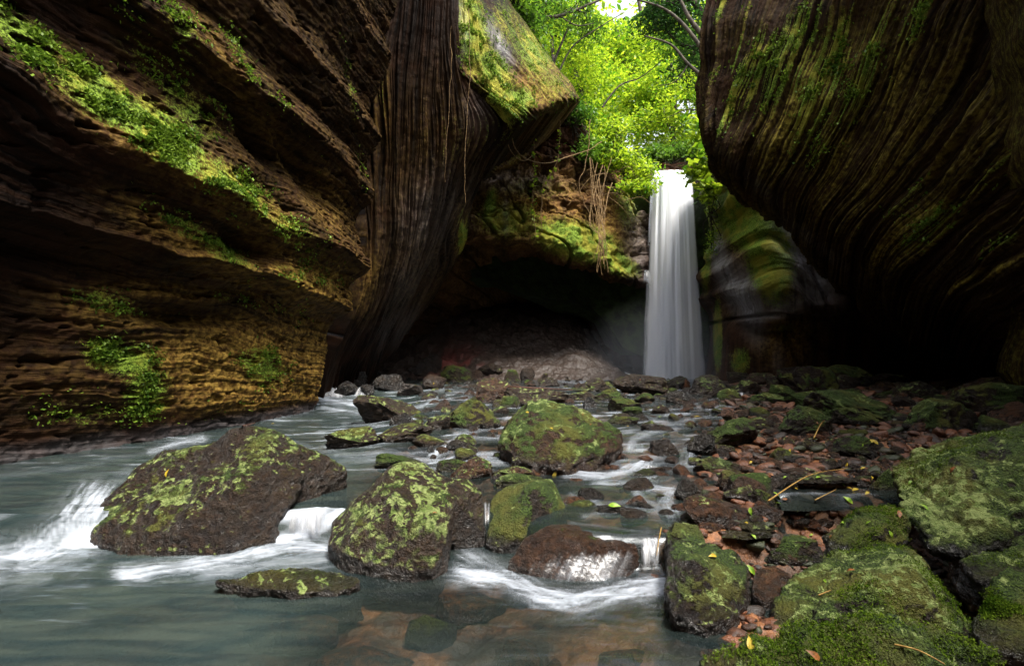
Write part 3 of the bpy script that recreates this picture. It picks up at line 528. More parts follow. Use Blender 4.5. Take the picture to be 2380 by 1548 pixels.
# ------------------------------------------------------------------ rocks
MOSSL = leaf_material('moss_shoots', (0.020, 0.045, 0.004), (0.10, 0.15, 0.014), 0.3, 5.0, 0.0)
_ico = {}
def ico(n):
    if n not in _ico:
        bm = bmesh.new(); bmesh.ops.create_icosphere(bm, subdivisions=n, radius=1)
        _ico[n] = (np.array([v.co[:] for v in bm.verts]), np.array([[v.index for v in f.verts] for f in bm.faces])); bm.free()
    return _ico[n]
def rock_verts(seed, sub=4, cuts=9, rough=0.09, boxy=0.0):
    rs = np.random.RandomState(seed); V0, Fc = ico(sub); V = V0.copy()
    V = V+0.22*np.stack([fbm(V0[:, 0]*0.9+seed, V0[:, 1]*0.9, V0[:, 2]*0.9+i*7, o=2) for i in range(3)], -1)
    for i in range(cuts):
        n = rs.normal(size=3); n[2] = n[2]*0.8+(0.25 if i % 2 else 0); n /= np.linalg.norm(n); c = rs.uniform(0.45, 0.8)
        dd = V@n-c; V = V-np.where(dd > 0, dd*0.9, 0)[:, None]*n
    nn = V/np.linalg.norm(V, axis=1)[:, None]
    q = V0*1.6+seed*3.1
    h = rough*fbm(q[:, 0]*1.5, q[:, 1]*1.5, q[:, 2]*1.5, o=5, g=0.55)-rough*0.6*S(np.abs(fbm(q[:, 0]*2.5, q[:, 1]*2.5, q[:, 2]*2.5+5, o=2)), 0.12, 0.0)
    V = V+nn*h[:, None]
    lo, hi = V.min(0), V.max(0); V = (V-(lo+hi)/2)/((hi-lo)/2)
    return V, Fc
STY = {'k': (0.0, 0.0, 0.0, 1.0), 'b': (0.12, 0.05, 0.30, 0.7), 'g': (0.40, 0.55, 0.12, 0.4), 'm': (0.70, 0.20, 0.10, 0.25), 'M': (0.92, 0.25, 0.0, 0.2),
       'r': (0.05, 0.05, 0.85, 0.7), 'o': (0.0, 0.0, 1.0, 0.35), 'p': (0.10, 0.35, 0.15, 0.6), 'd': (0.32, 0.12, 0.15, 0.85), 'c': (0.30, 0.15, 0.45, 0.55)}
def place_rock(x0, x1, yt, yb, sty, label, seed, sub=4, cuts=9, thick=0.85, cat='rock', name='rock', rz=None, dfix=None, lift=0.0):
    Xc = (x0+x1)/2; d0 = dfix or hit(Xc, yb); w = (x1-x0)/F*d0
    ty = max(0.6*w, min(w*thick*.8, 1.6*w)); dc = d0+ty*0.42; w = (x1-x0)/F*(dc*0.6+d0*0.4)
    gz = float(SURF((Xc-1190)/F*dc, dc))+lift; zt = ZC+(YH-yt)/F*dc; zt += 0.06*(zt-gz); zt = max(zt, gz+0.03)
    hgt = zt-gz; sink = 0.35*hgt+0.03 if not dfix else 0.05
    V, Fc = rock_verts(seed, sub, cuts)
    V = V*np.array([w/2*1.04, ty/2, (hgt+sink)/2])
    V[:, 2] += (hgt+sink)/2-sink
    low = V[:, 2] < hgt*0.25                              # broad foot
    V[low, :2] *= 1.05
    o = mesh_np(name, V, Fc, ROCK); o.location = ((Xc-1190)/F*dc, dc, gz); o.color = STY[sty] if isinstance(sty, str) else sty
    return tag(o, label, cat)
def hull_rock(name, label, lobes, col, vox=0.02, disp=0.03, thick=0.8, smooth=2, seed=1, back_shrink=0.75, cat='boulder', ridg=0.0, under=0.22, near=1.0, moss_n=0):
    bm = bmesh.new()
    for pts in lobes:
        t = thick; pp = [Vector(P(p[0], p[1], p[2]*near)) for p in pts]; c = sum(pp, Vector())/len(pp)
        q = []
        for p in pp:
            q.append(p); o_ = Vector((0, 0, ZC)); b = c+(p-c)*back_shrink; k_ = (p.y+t)/b.y; b = o_+(b-o_)*k_; q.append(b)
            if p.z < c.z: q.append(Vector((p.x, p.y+0.03, p.z-under)))
        vs = [bm.verts.new(p) for p in q]
        r = bmesh.ops.convex_hull(bm, input=vs)
        junk = [e for e in r['geom_interior'] if isinstance(e, bmesh.types.BMVert)]+[e for e in r['geom_unused'] if isinstance(e, bmesh.types.BMVert)]
        bmesh.ops.delete(bm, geom=list(set(junk)), context='VERTS')
    me = bpy.data.meshes.new('tmp'); bm.to_mesh(me); bm.free(); t_ = bpy.data.objects.new('tmp', me); COL.objects.link(t_)
    md = t_.modifiers.new('r', 'REMESH'); md.mode = 'VOXEL'; md.voxel_size = vox
    ms = t_.modifiers.new('s', 'SMOOTH'); ms.iterations = smooth; ms.factor = 0.6
    dg = bpy.context.evaluated_depsgraph_get(); ev = t_.evaluated_get(dg); em = ev.to_mesh()
    n = len(em.vertices); V = np.zeros(n*3, np.float32); em.vertices.foreach_get('co', V); V = V.reshape(-1, 3).astype(float)
    N = np.zeros(n*3, np.float32); em.vertices.foreach_get('normal', N); N = N.reshape(-1, 3)
    Fq = np.array([list(p.vertices) if len(p.vertices) == 4 else list(p.vertices)+[p.vertices[-1]] for p in em.polygons])
    ev.to_mesh_clear(); bpy.data.objects.remove(t_)
    f = 1.0/max(0.3, thick)
    x, y, z = V[:, 0]*2.2*f+seed, V[:, 1]*2.2*f, V[:, 2]*2.2*f
    h = disp*1.3*fbm(x, y, z, o=6, g=0.6)+disp*0.55*(0.35-np.abs(fbm(x*2.1, y*2.1, z*3.4+5, o=4, g=0.6)))
    if ridg: h = h+ridg*fbm(x*1.5+z*6, y*1.5, z*10, o=3)
    c0 = np.array([V[:, 0].mean(), V[:, 1].mean(), min(P(p[0], p[1], p[2]*near)[2] for l_ in lobes for p in l_)]); V = V+N*h[:, None]-c0
    o = mesh_np(name, V, Fq, ROCK); o.location = c0; o.color = col
    if moss_n:
        rr_ = np.random.RandomState(seed); Wp = V+c0
        wgt = S(N[:, 2], 0.15, 0.8)*S(fbm(Wp[:, 0]*3, Wp[:, 1]*3, Wp[:, 2]*3, o=3), -0.15, 0.45)*(Wp[:, 2]-c0[2] > 0.05)+1e-9
        k = rr_.choice(len(V), moss_n, p=wgt/wgt.sum()); q = V[k]+N[k]*0.004+rr_.normal(0, .006, (moss_n, 3))
        lv, lf = leaves_geo(q, 0.009, rr_, 1.0, 0.4); mesh_np('moss', lv, lf, MOSSL, parent=o, smooth=False)
    return tag(o, label, cat)
B1 = hull_rock('boulder', 'largest dark boulder in the left foreground with yellowish lichen on its crest', [
  [(228,1275,3.45),(222,1235,3.5),(240,1160,3.75),(310,1095,3.9),(380,1048,4.0),(470,1045,3.85),(560,1020,3.85),(430,1200,3.35),(300,1292,3.3),(400,1298,3.25),(560,1278,3.35),(640,1250,3.5),(600,1120,3.55),(700,1100,3.8)],
  [(470,1035,3.9),(540,1002,3.95),(598,984,3.98),(640,992,4.0),(700,1028,4.0),(620,1090,3.6),(560,1150,3.45),(480,1230,3.35),(560,1275,3.35),(640,1245,3.5),(680,1160,3.75)],
  [(640,1000,4.0),(700,1030,4.05),(770,1070,4.15),(802,1100,4.25),(806,1132,4.25),(760,1152,4.1),(690,1185,3.8),(660,1130,3.75)]],
  (0.40, 0.58, 0.16, 0.70), vox=0.014, disp=0.034, thick=0.9, smooth=3, seed=3)
B2 = hull_rock('boulder', 'angular brown boulder with pale yellow lichen spots, centre left in the stream', [
  [(905,1085,3.5),(930,1070,3.6),(985,1080,3.7),(1040,1108,3.6),(1056,1145,3.4),(895,1110,3.35),(930,1160,3.15),(1000,1235,2.98),(765,1262,3.2),(772,1218,3.35),(830,1160,3.45),(800,1292,3.02),(870,1312,2.95),(960,1332,2.90),(1010,1327,2.91),(1038,1270,3.02),(1050,1190,3.3)],
  [(1035,1108,3.5),(1085,1112,3.6),(1118,1140,3.6),(1128,1180,3.55),(1126,1248,3.42),(1050,1262,3.35),(1045,1150,3.35)]],
  (0.34, 0.92, 0.14, 0.62), vox=0.014, disp=0.014, thick=0.6, smooth=1, seed=11)
B3 = hull_rock('boulder', 'wedge shaped mossy boulder with a dark wet right side, beside the brown cascade rock', [
  [(1143,1160,3.8),(1172,1130,3.95),(1235,1112,3.8),(1285,1114,3.85),(1300,1150,3.75),(1318,1192,3.7),(1275,1212,3.6),(1238,1135,3.5),(1190,1262,3.3),(1212,1268,3.3),(1160,1272,3.32),(1130,1256,3.4),(1140,1205,3.55)]],
  (0.80, 0.35, 0.15, 0.45), vox=0.013, disp=0.012, thick=0.5, smooth=1, seed=5)
B4 = hull_rock('boulder', 'rounded brown boulder with thin water streaming over it in the centre foreground', [
  [(1178,1302,3.02),(1216,1252,3.1),(1262,1225,3.2),(1335,1218,3.3),(1400,1240,3.25),(1455,1246,3.2),(1482,1265,3.12),(1490,1312,3.05),(1470,1342,2.98),(1400,1352,2.93),(1300,1342,2.94),(1230,1325,2.97),(1340,1260,3.08)]],
  (0.18, 0.0, 0.40, 0.85), vox=0.013, disp=0.012, thick=0.45, smooth=5, seed=6)
B6 = hull_rock('boulder', 'large moss topped boulder in the middle of the stream before the waterfall', [
  [(1160,1045,6.0),(1164,1010,6.1),(1190,968,6.3),(1228,935,6.5),(1285,930,6.5),(1335,948,6.4),(1400,982,6.3),(1444,1008,6.2),(1440,1034,6.0),(1400,1062,5.6),(1330,1080,5.45),(1250,1076,5.5),(1190,1068,5.7),(1260,985,5.9),(1380,1010,5.75)]],
  (0.62, 0.42, 0.38, 0.3), vox=0.022, disp=0.05, thick=1.0, smooth=1, seed=8, near=.86)
B5 = hull_rock('rock', 'low flat mossy rock barely above the foreground pool', [
  [(500,1352,2.9),(560,1340,3.0),(650,1322,3.0),(720,1325,3.02),(800,1338,3.0),(842,1352,2.95),(810,1366,2.88),(700,1374,2.84),(600,1368,2.86)]],
  (0.60, 0.2, 0.1, 0.85), vox=0.012, disp=0.016, thick=0.2, smooth=1, seed=14, near=.95,  cat='rock')
B8 = hull_rock('boulder', 'huge green boulder blotched with pale lichen at the right edge', [
  [(2086,1098,3.6),(2132,1058,3.7),(2230,1020,3.6),(2325,1002,3.5),(2420,985,3.4),(2560,1000,3.2),(2600,1150,2.9),(2560,1240,2.8),(2330,1240,2.78),(2222,1290,2.78),(2165,1270,2.88),(2098,1172,3.2),(2150,1120,3.25),(2330,1080,3.05)]],
  (0.74, 0.95, 0.0, 0.3), vox=0.015, disp=0.05, thick=0.9, smooth=1, seed=17, under=0.03, moss_n=14000)
B9 = hull_rock('boulder', 'dark green slab tucked under the huge lichen blotched boulder', [
  [(2215,1272,3.0),(2300,1240,3.0),(2420,1225,2.9),(2520,1260,2.8),(2500,1360,2.5),(2400,1365,2.5),(2270,1348,2.6),(2240,1310,2.7)]],
  (0.62, 0.2, 0.05, 0.35), vox=0.016, disp=0.025, thick=0.5, smooth=1, seed=19, under=0.15, moss_n=4000)
B10 = hull_rock('boulder', 'mossy block leaning against the huge lichen boulder, left of it', [
  [(1922,1240,3.2),(1960,1212,3.2),(2020,1182,3.2),(2075,1175,3.2),(2105,1200,3.1),(2112,1260,3.0),(2080,1290,2.95),(1990,1298,2.9),(1930,1285,3.0),(2050,1225,2.95)]],
  (0.80, 0.3, 0.0, 0.3), vox=0.014, disp=0.022, thick=0.35, smooth=1, seed=21, under=.1, moss_n=7000)
B11 = hull_rock('boulder', 'long sloping boulder with a bright yellow green moss ridge, lower right', [
  [(1800,1400,2.5),(1850,1345,2.7),(1930,1290,2.85),(2060,1262,2.8),(2110,1268,2.75),(2170,1318,2.6),(2010,1330,2.6),(1900,1420,2.35),(1790,1450,2.4),(1840,1490,2.3),(1900,1478,2.3)],
  [(2010,1318,2.6),(2110,1275,2.7),(2150,1318,2.55),(2200,1400,2.4),(2270,1470,2.3),(2230,1500,2.2),(2050,1482,2.2),(1900,1440,2.25),(1895,1415,2.3),(2128,1335,2.35)]],
  (0.64, 0.85, 0.05, 0.35), vox=0.013, disp=0.02, thick=0.3, smooth=1, seed=23, ridg=0.003, under=.1, moss_n=9000)
B12 = hull_rock('boulder', 'mossy slab along the bottom right edge, nearest of all', [
  [(1560,1600,1.8),(1640,1540,1.92),(1740,1498,1.96),(1850,1462,2.0),(1960,1445,2.02),(2080,1440,2.0),(2190,1462,1.98),(2290,1520,1.9),(2380,1600,1.8),(2200,1640,1.7),(1800,1660,1.68)]],
  (0.86, 0.45, 0.08, 0.3), vox=0.011, disp=0.035, thick=0.18, smooth=1, seed=29, moss_n=12000)
B13 = hull_rock('boulder', 'green knobbly boulder in the bottom right corner', [
  [(2262,1455,2.25),(2295,1400,2.35),(2335,1335,2.45),(2400,1330,2.4),(2480,1380,2.3),(2480,1520,2.05),(2380,1515,2.05),(2290,1510,2.1)]],
  (0.86, 0.25, 0.0, 0.25), vox=0.013, disp=0.022, thick=0.35, smooth=1, seed=31, moss_n=6000)
B14 = hull_rock('boulder', 'cracked dark boulder with mossy top on the bank right of the brown cascade rock', [
  [(1552,1300,3.1),(1560,1262,3.2),(1610,1248,3.25),(1650,1285,3.1),(1700,1282,3.1),(1738,1325,3.0),(1746,1380,2.85),(1720,1430,2.65),(1640,1452,2.55),(1570,1425,2.62),(1548,1370,2.8),(1600,1310,2.85)],
  [(1548,1240,3.3),(1570,1218,3.4),(1620,1222,3.4),(1642,1250,3.3),(1640,1290,3.2),(1556,1300,3.15)]],
  (0.50, 0.25, 0.10, 0.8), vox=0.012, disp=0.02, thick=0.4, smooth=1, seed=37, near=0.91, under=.3)
B15 = hull_rock('rock', 'smooth brown stone with a sprig of moss on top, between the mossy bank boulders', [
  [(1748,1355,2.9),(1760,1325,3.0),(1800,1314,3.0),(1838,1330,2.98),(1842,1352,2.9),(1822,1385,2.8),(1775,1392,2.76),(1750,1380,2.8)]],
  (0.05, 0.05, 0.42, 0.15), vox=0.01, disp=0.008, thick=0.22, smooth=2, seed=41, near=.93,  cat='rock')
B16 = hull_rock('rock', 'dark wet rock at the pool edge just above the nearest mossy slab', [
  [(1684,1478,2.5),(1705,1440,2.6),(1748,1418,2.65),(1775,1428,2.6),(1785,1480,2.45),(1760,1510,2.3),(1700,1502,2.35)]],
  (0.10, 0.0, 0.15, 1.0), vox=0.011, disp=0.014, thick=0.3, smooth=2, seed=43, cat='rock')
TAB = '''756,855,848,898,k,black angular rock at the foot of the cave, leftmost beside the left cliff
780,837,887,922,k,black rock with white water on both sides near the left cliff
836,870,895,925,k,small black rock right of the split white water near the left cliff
866,942,871,909,k,glistening dark rock in front of the cave mouth left of the tallest cave rock
949,1018,832,878,d,rounded dark boulder in front of the cave with an upright rock behind it
992,1028,821,868,d,upright pointed rock standing highest at the cave mouth
980,1037,871,905,b,brown wedge rock below the upright cave rock
1025,1099,850,889,m,mossy blunt boulder right of the upright cave rock
1111,1174,846,878,p,rock with a whitish shining top at the cave mouth
1090,1122,862,884,b,small brown rock between the mossy blunt boulder and the whitish rock
1172,1209,860,889,m,leaning grey green rock right of the whitish rock
1209,1243,857,886,p,pale topped rock at the edge of the cave floor
926,982,891,922,d,dark lens shaped rock left of the brown wedge rock
1108,1194,880,936,c,flat reddish mossy slab sloping down to the left below the whitish rock
1158,1320,898,943,p,broad pale slab with fallen twigs in front of the cave
1250,1300,878,900,d,dark low rock behind the broad pale slab
1344,1425,880,911,g,grey green block left of the waterfall foot
1425,1550,871,918,g,broad rock ridge just below the waterfall
1310,1392,909,934,g,low rounded rock between the pale slab and the waterfall ridge
1374,1445,902,932,m,pointed mossy rock before the waterfall ridge
827,978,920,979,g,whale backed brown rock in the left rapids
1037,1160,929,999,m,mossy boulder with a black undercut left end, left of the large midstream boulder
989,1046,965,1001,g,blotched rock left of the black undercut boulder
1010,1050,929,954,b,brown knob behind the blotched rock
765,884,995,1042,g,low mossy rock reaching furthest left below the rapids
863,1005,988,1030,g,long lichen covered rock joined to the low mossy rock
908,964,960,987,k,low black wet rock in the rapids above the long lichen rock
1417,1488,927,958,m,dark mossy ledge behind the large midstream boulder
1446,1493,945,970,M,bright mossy knob in front of the dark mossy ledge
1477,1522,914,936,m,small mossy rock below the waterfall ridge
1356,1385,923,949,k,small black pointed rock behind the large midstream boulder
1165,1208,922,950,m,moss capped rock at the left shoulder of the large midstream boulder
1412,1484,968,987,m,flat mossy rock right of the large midstream boulder
1490,1560,985,1006,d,low wet rock in the stream right of the flat mossy rock
1506,1582,1020,1062,d,rounded dark rock beside the right rapids with a wet foot
1368,1458,1040,1082,r,rusty brown rock at the right foot of the large midstream boulder
1016,1086,1067,1098,m,oval mossy rock above the lichen spotted boulder
1050,1143,1065,1115,c,brown wedge rock leaning right behind the lichen spotted boulder
1144,1241,1084,1113,c,flat brown rock behind the wedge shaped mossy boulder
1150,1290,1103,1135,m,mossy ledge rock touching the wedge shaped boulder
1057,1108,1042,1073,m,small green rock in the orange shallows
877,990,1053,1091,M,half sunken green rock behind the lichen spotted boulder
992,1010,1035,1053,k,little black pointed stone in the middle stream
1039,1097,1024,1048,k,dark slanting rock by the midstream white water
1115,1147,972,1001,m,square mossy rock beside the black undercut boulder
1549,1623,909,940,k,dark low slab under the orange stone
1573,1602,882,904,o,bright orange stone sitting on the dark rocks right of the waterfall
1604,1686,873,922,d,dark cracked block right of the orange stone
1549,1604,875,904,d,dark cracked block behind the orange stone
1667,1722,904,934,m,green sided rock right of the dark cracked block
1706,1767,884,918,g,rounded grey green rock in the far right shallows
1688,1746,866,889,p,pale glinting flat rock at the foot of the sinuous cliff
1730,1802,868,896,c,reddish slab at the foot of the sinuous cliff
1778,1823,875,904,g,small grey rock left of the tallest right bank boulder
1809,1940,853,918,m,tall domed boulder at the back of the right bank with a red brown crown
1910,2018,850,907,m,green domed boulder behind the tall domed boulder
1785,1845,895,925,M,green wedge rock at the left foot of the tall domed boulder
1746,1838,913,943,m,mossy sided flat rock in the far right bank
1931,1996,873,911,p,pinkish rock between the two domed boulders
1996,2029,868,896,r,rusty square rock right of the green domed boulder
2029,2106,869,889,c,flat brown rock at the dark back of the right bank
2014,2072,886,909,c,brown rounded rock in front of the flat brown rock
2072,2176,886,932,g,broad brown green boulder in the dark back of the right bank
2214,2342,878,940,c,brown arched boulder at the far right under the cliff
2223,2390,893,972,m,large green brown boulder at the right frame edge under the cliff
1895,2097,911,994,m,big flat faced mossy boulder in the middle of the right bank
1832,1942,911,950,M,mossy boulder joined to the left of the big flat faced boulder
2041,2133,905,929,m,low mossy rock behind the big flat faced boulder
2074,2122,920,949,g,grey rock at the right shoulder of the big flat faced boulder
2099,2272,931,1004,m,wide mossy boulder with a dark hollow beneath, right bank
2302,2371,945,981,m,dark green rock right of the wide hollow boulder
2238,2342,972,1008,M,mossy rock above the huge lichen boulder
2310,2400,970,994,c,reddish rock on the right edge above the huge lichen boulder
1809,1926,947,1019,m,egg shaped mossy boulder left of the big flat faced boulder
1640,1769,974,1051,m,round mossy boulder in the stream carrying a small red stone
1701,1764,952,976,c,flat brown stone behind the round mossy boulder
1730,1802,970,1005,g,grey stone right of the round mossy boulder
1773,1816,965,990,c,brown stone left of the egg shaped boulder
1784,1830,945,958,r,flat rusty stone above the egg shaped boulder
1598,1661,1010,1064,k,black wet rock left of the round mossy boulder
1872,1917,1008,1033,o,smooth orange stone below the egg shaped boulder
1854,1926,1024,1051,d,dark rock under the smooth orange stone
1939,2029,997,1021,m,flat green rock below the big flat faced boulder
1937,2032,1015,1069,m,pyramid shaped mossy rock among the red pebbles
2083,2140,981,1001,b,brown rock below the wide hollow boulder
1618,1730,1066,1105,d,dark flat topped rock at the stream edge below the round mossy boulder
1661,1708,1035,1062,d,small dark rock at the foot of the round mossy boulder
1794,1845,1042,1077,m,moss tipped rock beside the small dark rill
1820,1876,1058,1082,k,glossy dark stone beside the moss tipped rock
1667,1735,1095,1137,c,brown rock behind the split brown rock of the right bank
1683,1779,1111,1163,c,split brown rock with mossy edges, left on the right bank
1779,1847,1101,1153,d,tall dark rock right of the split brown rock
1815,1915,1089,1117,c,long flat brown rock above the yellow reed stalk
1968,2022,1087,1113,b,dark oval rock left of the mossy shoulder rock
1823,1986,1109,1169,g,broad low rock crossed by a yellow reed stalk
1733,1803,1137,1185,m,green headed rock with a fallen leaf behind it
1621,1693,1145,1179,r,glistening red rock at the water edge
1571,1623,1117,1165,k,dark wet rock with white water left of the glistening red rock
1575,1751,1160,1217,b,long dark slab pointing into the stream like a snout
1785,1903,1165,1237,m,rounded mossy block in the middle of the right bank
1935,2002,1145,1193,d,wet shining rock below the broad low rock
2020,2086,1091,1170,M,bright mossy shoulder rock left of the huge lichen boulder
1923,1982,1173,1217,g,smooth olive rock above the mossy leaning block
1839,1887,1205,1245,r,reddish rock right of the rounded mossy block
1887,1939,1205,1245,b,brown rock beside the reddish rock
1683,1727,1209,1241,b,brown knob in the orange shallows below the snout slab
1603,1679,1209,1237,r,flat rusty rock under the snout slab
1711,1803,1227,1269,m,mossy rock with a yellow leaf stuck to it
1819,1883,1229,1253,k,small glossy dark rock between mossy rocks
1671,1787,1247,1301,m,green cushion rock behind the cracked dark boulder
1769,1921,1251,1321,m,grey green rock above the smooth brown stone
1815,1871,1297,1329,b,dark plum coloured rock right of the smooth brown stone
1343,1403,1135,1165,k,black dome with water parting around it in the middle pool
1385,1459,1171,1195,k,flat black rock with a bright green leaf on it
1451,1506,1151,1175,o,flat orange rock in the rippling water
1451,1518,1113,1141,d,speckled dark rock in the middle rapids
1483,1518,1057,1073,r,small rusty rock under the right rapids
1307,1367,1157,1173,r,sunken reddish rock behind the wedge shaped boulder
1379,1438,1079,1093,r,sunken reddish slab below the rusty brown rock
1140,1175,1098,1118,d,small dark rock behind the wedge boulder
1560,1600,1170,1186,o,pale orange sunken stone at the stream edge
1500,1545,1085,1100,b,brown stone washed by the right rapids
1470,1530,1090,1108,m,green washed stone in the right rapids'''
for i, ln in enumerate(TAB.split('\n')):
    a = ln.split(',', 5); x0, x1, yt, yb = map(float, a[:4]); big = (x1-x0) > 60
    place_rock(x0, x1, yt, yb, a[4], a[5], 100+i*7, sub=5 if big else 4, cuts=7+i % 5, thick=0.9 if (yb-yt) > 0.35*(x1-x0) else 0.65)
o = place_rock(1676, 1703, 947, 980, 'r', 'small red stone balanced on the round mossy boulder', 901, sub=4, dfix=hit(1700, 1051)+0.25, lift=0.0)
dd_ = hit(1700, 1051)+0.3; pz = P(1690, 980, dd_); o.location = pz
vz_ = np.array([v.co.z for v in o.data.vertices]); k = (33/F*dd_)/(vz_.max()-vz_.min())
for v in o.data.vertices: v.co.z = (v.co.z-vz_.min())*k-0.01
# small stones: individuals from a few prototypes
protos = []
for i in range(14):
    V, Fc = rock_verts(500+i*13, 3, 6+i % 4, rough=0.05); V = V*np.array([0.5, 0.42, 0.3])
    me_o = mesh_np('stone', V, Fc, ROCK); protos.append(me_o.data); bpy.data.objects.remove(me_o)
boxes = [tuple(map(float, l.split(',', 5)[:4])) for l in TAB.split('\n')]+[(228,800,1000,1290),(770,1125,1080,1320),(1140,1310,1120,1265),(1180,1488,1225,1345),(1165,1440,940,1075),(1540,1745,1225,1445),(1750,1840,1320,1388)]
ZN = [  # polygon box, count, size range, styles, label, group
 ((1620,2090,1000,1250), 110, (0.07,0.20), 'rbcbod', 'small wet red brown stone lying in the pebble field of the right bank', 'small stones of the right bank pebble field'),
 ((1560,1900,900,1010), 40, (0.10,0.28), 'bcmdr', 'small stone in the far shallows between the waterfall and the right bank', 'small stones of the far right shallows'),
 ((1160,1560,880,960), 46, (0.12,0.32), 'dbmgp', 'small stone among the rocks in front of the waterfall', 'small stones in front of the waterfall'),
 ((850,1160,870,960), 46, (0.12,0.32), 'kdkbg', 'small dark stone in the rapids in front of the cave', 'small stones of the left rapids'),
 ((1000,1180,950,1080), 24, (0.08,0.20), 'brdkb', 'small wet stone in the shallows left of the large midstream boulder', 'small stones left of the large midstream boulder'),
 ((1440,1640,950,1200), 24, (0.07,0.20), 'dkbrm', 'small wet stone in the rapids right of the large midstream boulder', 'small stones of the right rapids'),
 ((940,1200,900,1050), 20, (0.22,0.42), 'dgbmd', 'middle sized wet rock in the rapids left of the large midstream boulder', 'middle sized rocks of the left rapids'),
 ((1000,1640,884,1000), 34, (0.22,0.46), 'dgbmk', 'middle sized rock in the crowded rapids between the cave and the waterfall', 'middle sized rocks of the crowded rapids'),
 ((1180,1640,1080,1210), 9, (0.16,0.28), 'dbkmr', 'middle sized rock in the middle pool behind the brown cascade rock', 'middle sized rocks of the middle pool'),
 ((1400,1640,900,1010), 16, (0.22,0.45), 'dgmbm', 'middle sized rock in the shallows below the waterfall ridge', 'middle sized rocks below the waterfall ridge'),
 ((1610,2080,1030,1240), 30, (0.18,0.34), 'gmcdb', 'middle sized rock half buried in the pebbles of the right bank', 'middle sized rocks of the right bank'),
 ((1700,2360,900,1010), 22, (0.25,0.50), 'mcgMr', 'middle sized rock between the mossy boulders at the back of the right bank', 'middle sized rocks at the back of the right bank')]
rs = random.Random(5); placed = []
for (x0, x1, y0, y1), cnt, (s0, s1), stl, lab, grp in ZN:
    k = 0; tries = 0
    while k < cnt and tries < 4000:
        tries += 1; X = rs.uniform(x0, x1); Y = y0+(y1-y0)*rs.random()**1.15
        if any(a+4 < X < b-4 and t+4 < Y < bb-2 for a, b, t, bb in boxes if 'middle' not in lab or (b-a) > 90): continue
        d = hit(X, Y); sz = rs.uniform(s0, s1)*(0.7+0.6*rs.random()); x = (X-1190)/F*d
        if any((x-px)**2+(d-py)**2 < (0.42*(sz+ps))**2 for px, py, ps in placed): continue
        placed.append((x, d, sz)); k += 1
        o = bpy.data.objects.new('rock' if 'middle' in lab else 'stone', rs.choice(protos)); COL.objects.link(o)
        o.location = (x, d, float(BED(x, d))*0.35+float(SURF(x, d))*0.65+sz*0.10); o.scale = (sz, sz*rs.uniform(.7, 1.1), sz*rs.uniform(.7, 1.25))
        o.rotation_euler = (rs.uniform(-.3, .3), rs.uniform(-.3, .3), rs.uniform(0, 6.28)); o.color = STY[rs.choice(stl)]; tag(o, lab, 'rock' if 'middle' in lab else 'stone', grp)
# gravel between the stones
rr = np.random.RandomState(4); Vs = []; Fs = []; off = 0
for sub, nG, s0, s1 in ((2, 1500, 0.035, 0.085), (1, 7000, 0.010, 0.035)):
    for q in range(5):
        Vp, Fp = rock_verts(77+q*9+sub, sub, 9, rough=0.0); n = nG//5
        d = 2.0*np.exp(rr.uniform(0, 1.75, n)); t = rr.uniform(-0.35, 3.5, n); x = interp(d, _bd, _bx)+t*(0.4+d*0.12)
        k = x < d*1.12; d, x = d[k], x[k]; n = len(d); sz = rr.uniform(s0, s1, n)*(0.6+d*0.12); a = rr.uniform(0, 6.28, n); z = BED(x, d)+sz*.12
        qx = Vp[:, 0][None]*sz[:, None]; qy = Vp[:, 1][None]*sz[:, None]*.75; qz = Vp[:, 2][None]*sz[:, None]*.45+qx*rr.normal(0, .25, n)[:, None]
        c_, s_ = np.cos(a)[:, None], np.sin(a)[:, None]
        Vs.append(np.stack([qx*c_-qy*s_+x[:, None], qx*s_+qy*c_+d[:, None], qz+z[:, None]], -1).reshape(-1, 3))
        Fs.append((Fp[None]+(np.arange(n)*len(Vp))[:, None, None]+off).reshape(-1, 3)); off += n*len(Vp)
m = M('gravel_pebbles'); ri = m.n('ShaderNodeNewGeometry').outputs['Random Per Island']
c = m.mix(m.ramp(m.math('ADD', m.math('MULTIPLY', ri, .7), m.math('MULTIPLY', m.noise(40, 4), .5)), 0.25, 1.0), (0.020, 0.013, 0.009), (0.17, 0.058, 0.022)); c = m.mix(m.ramp(ri, 0.8, 0.9), c, (0.03, 0.035, 0.014))
GRAV = m.fin(m.pbsdf(Base_Color=c, Roughness=0.42, Normal=m.bump(m.noise(70, 4), 0.012)))
o = mesh_np('gravel', np.concatenate(Vs), np.concatenate(Fs), GRAV); tag(o, 'fine red brown gravel between the stones of the right bank', 'gravel', kind='stuff')
# sunken stones of the foreground pool
for i, (x0, x1, y0, y1, lab) in enumerate([(1150,1260,1455,1500,'blurred orange stone under water, centre of the foreground pool'),(1380,1560,1470,1540,'long blurred orange rock under water near the bottom right'),
    (560,800,1390,1450,'brown sunken slab under the foreground pool below the flat mossy rock'),(940,1060,1395,1440,'green sunken stone in the dark part of the foreground pool'),(700,960,1470,1546,'wide sunken orange slab at the bottom centre left'),
    (1560,1690,1440,1475,'sunken brown rock shelf at the pool edge below the cracked boulder'),(1010,1180,1350,1385,'sunken reddish stone below the lichen spotted boulder'),(1250,1330,1500,1546,'small sunken rock at the bottom centre')]):
    d0 = (ZC+0.05)/((y0+y1)/2-YH)*F; w = (x1-x0)/F*d0; V, Fc = rock_verts(700+i, 4, 5, 0.05); V = V*np.array([w/2, max(.12, (y1-y0)/F*d0), 0.09])
    o = mesh_np('sunken_rock', V, Fc, ROCK); o.location = (((x0+x1)/2-1190)/F*d0, d0, -0.17); o.color = (0.8, 0, 0, .2) if 'green' in lab else (0, 0, 0.95, 0.05); tag(o, lab, 'rock')
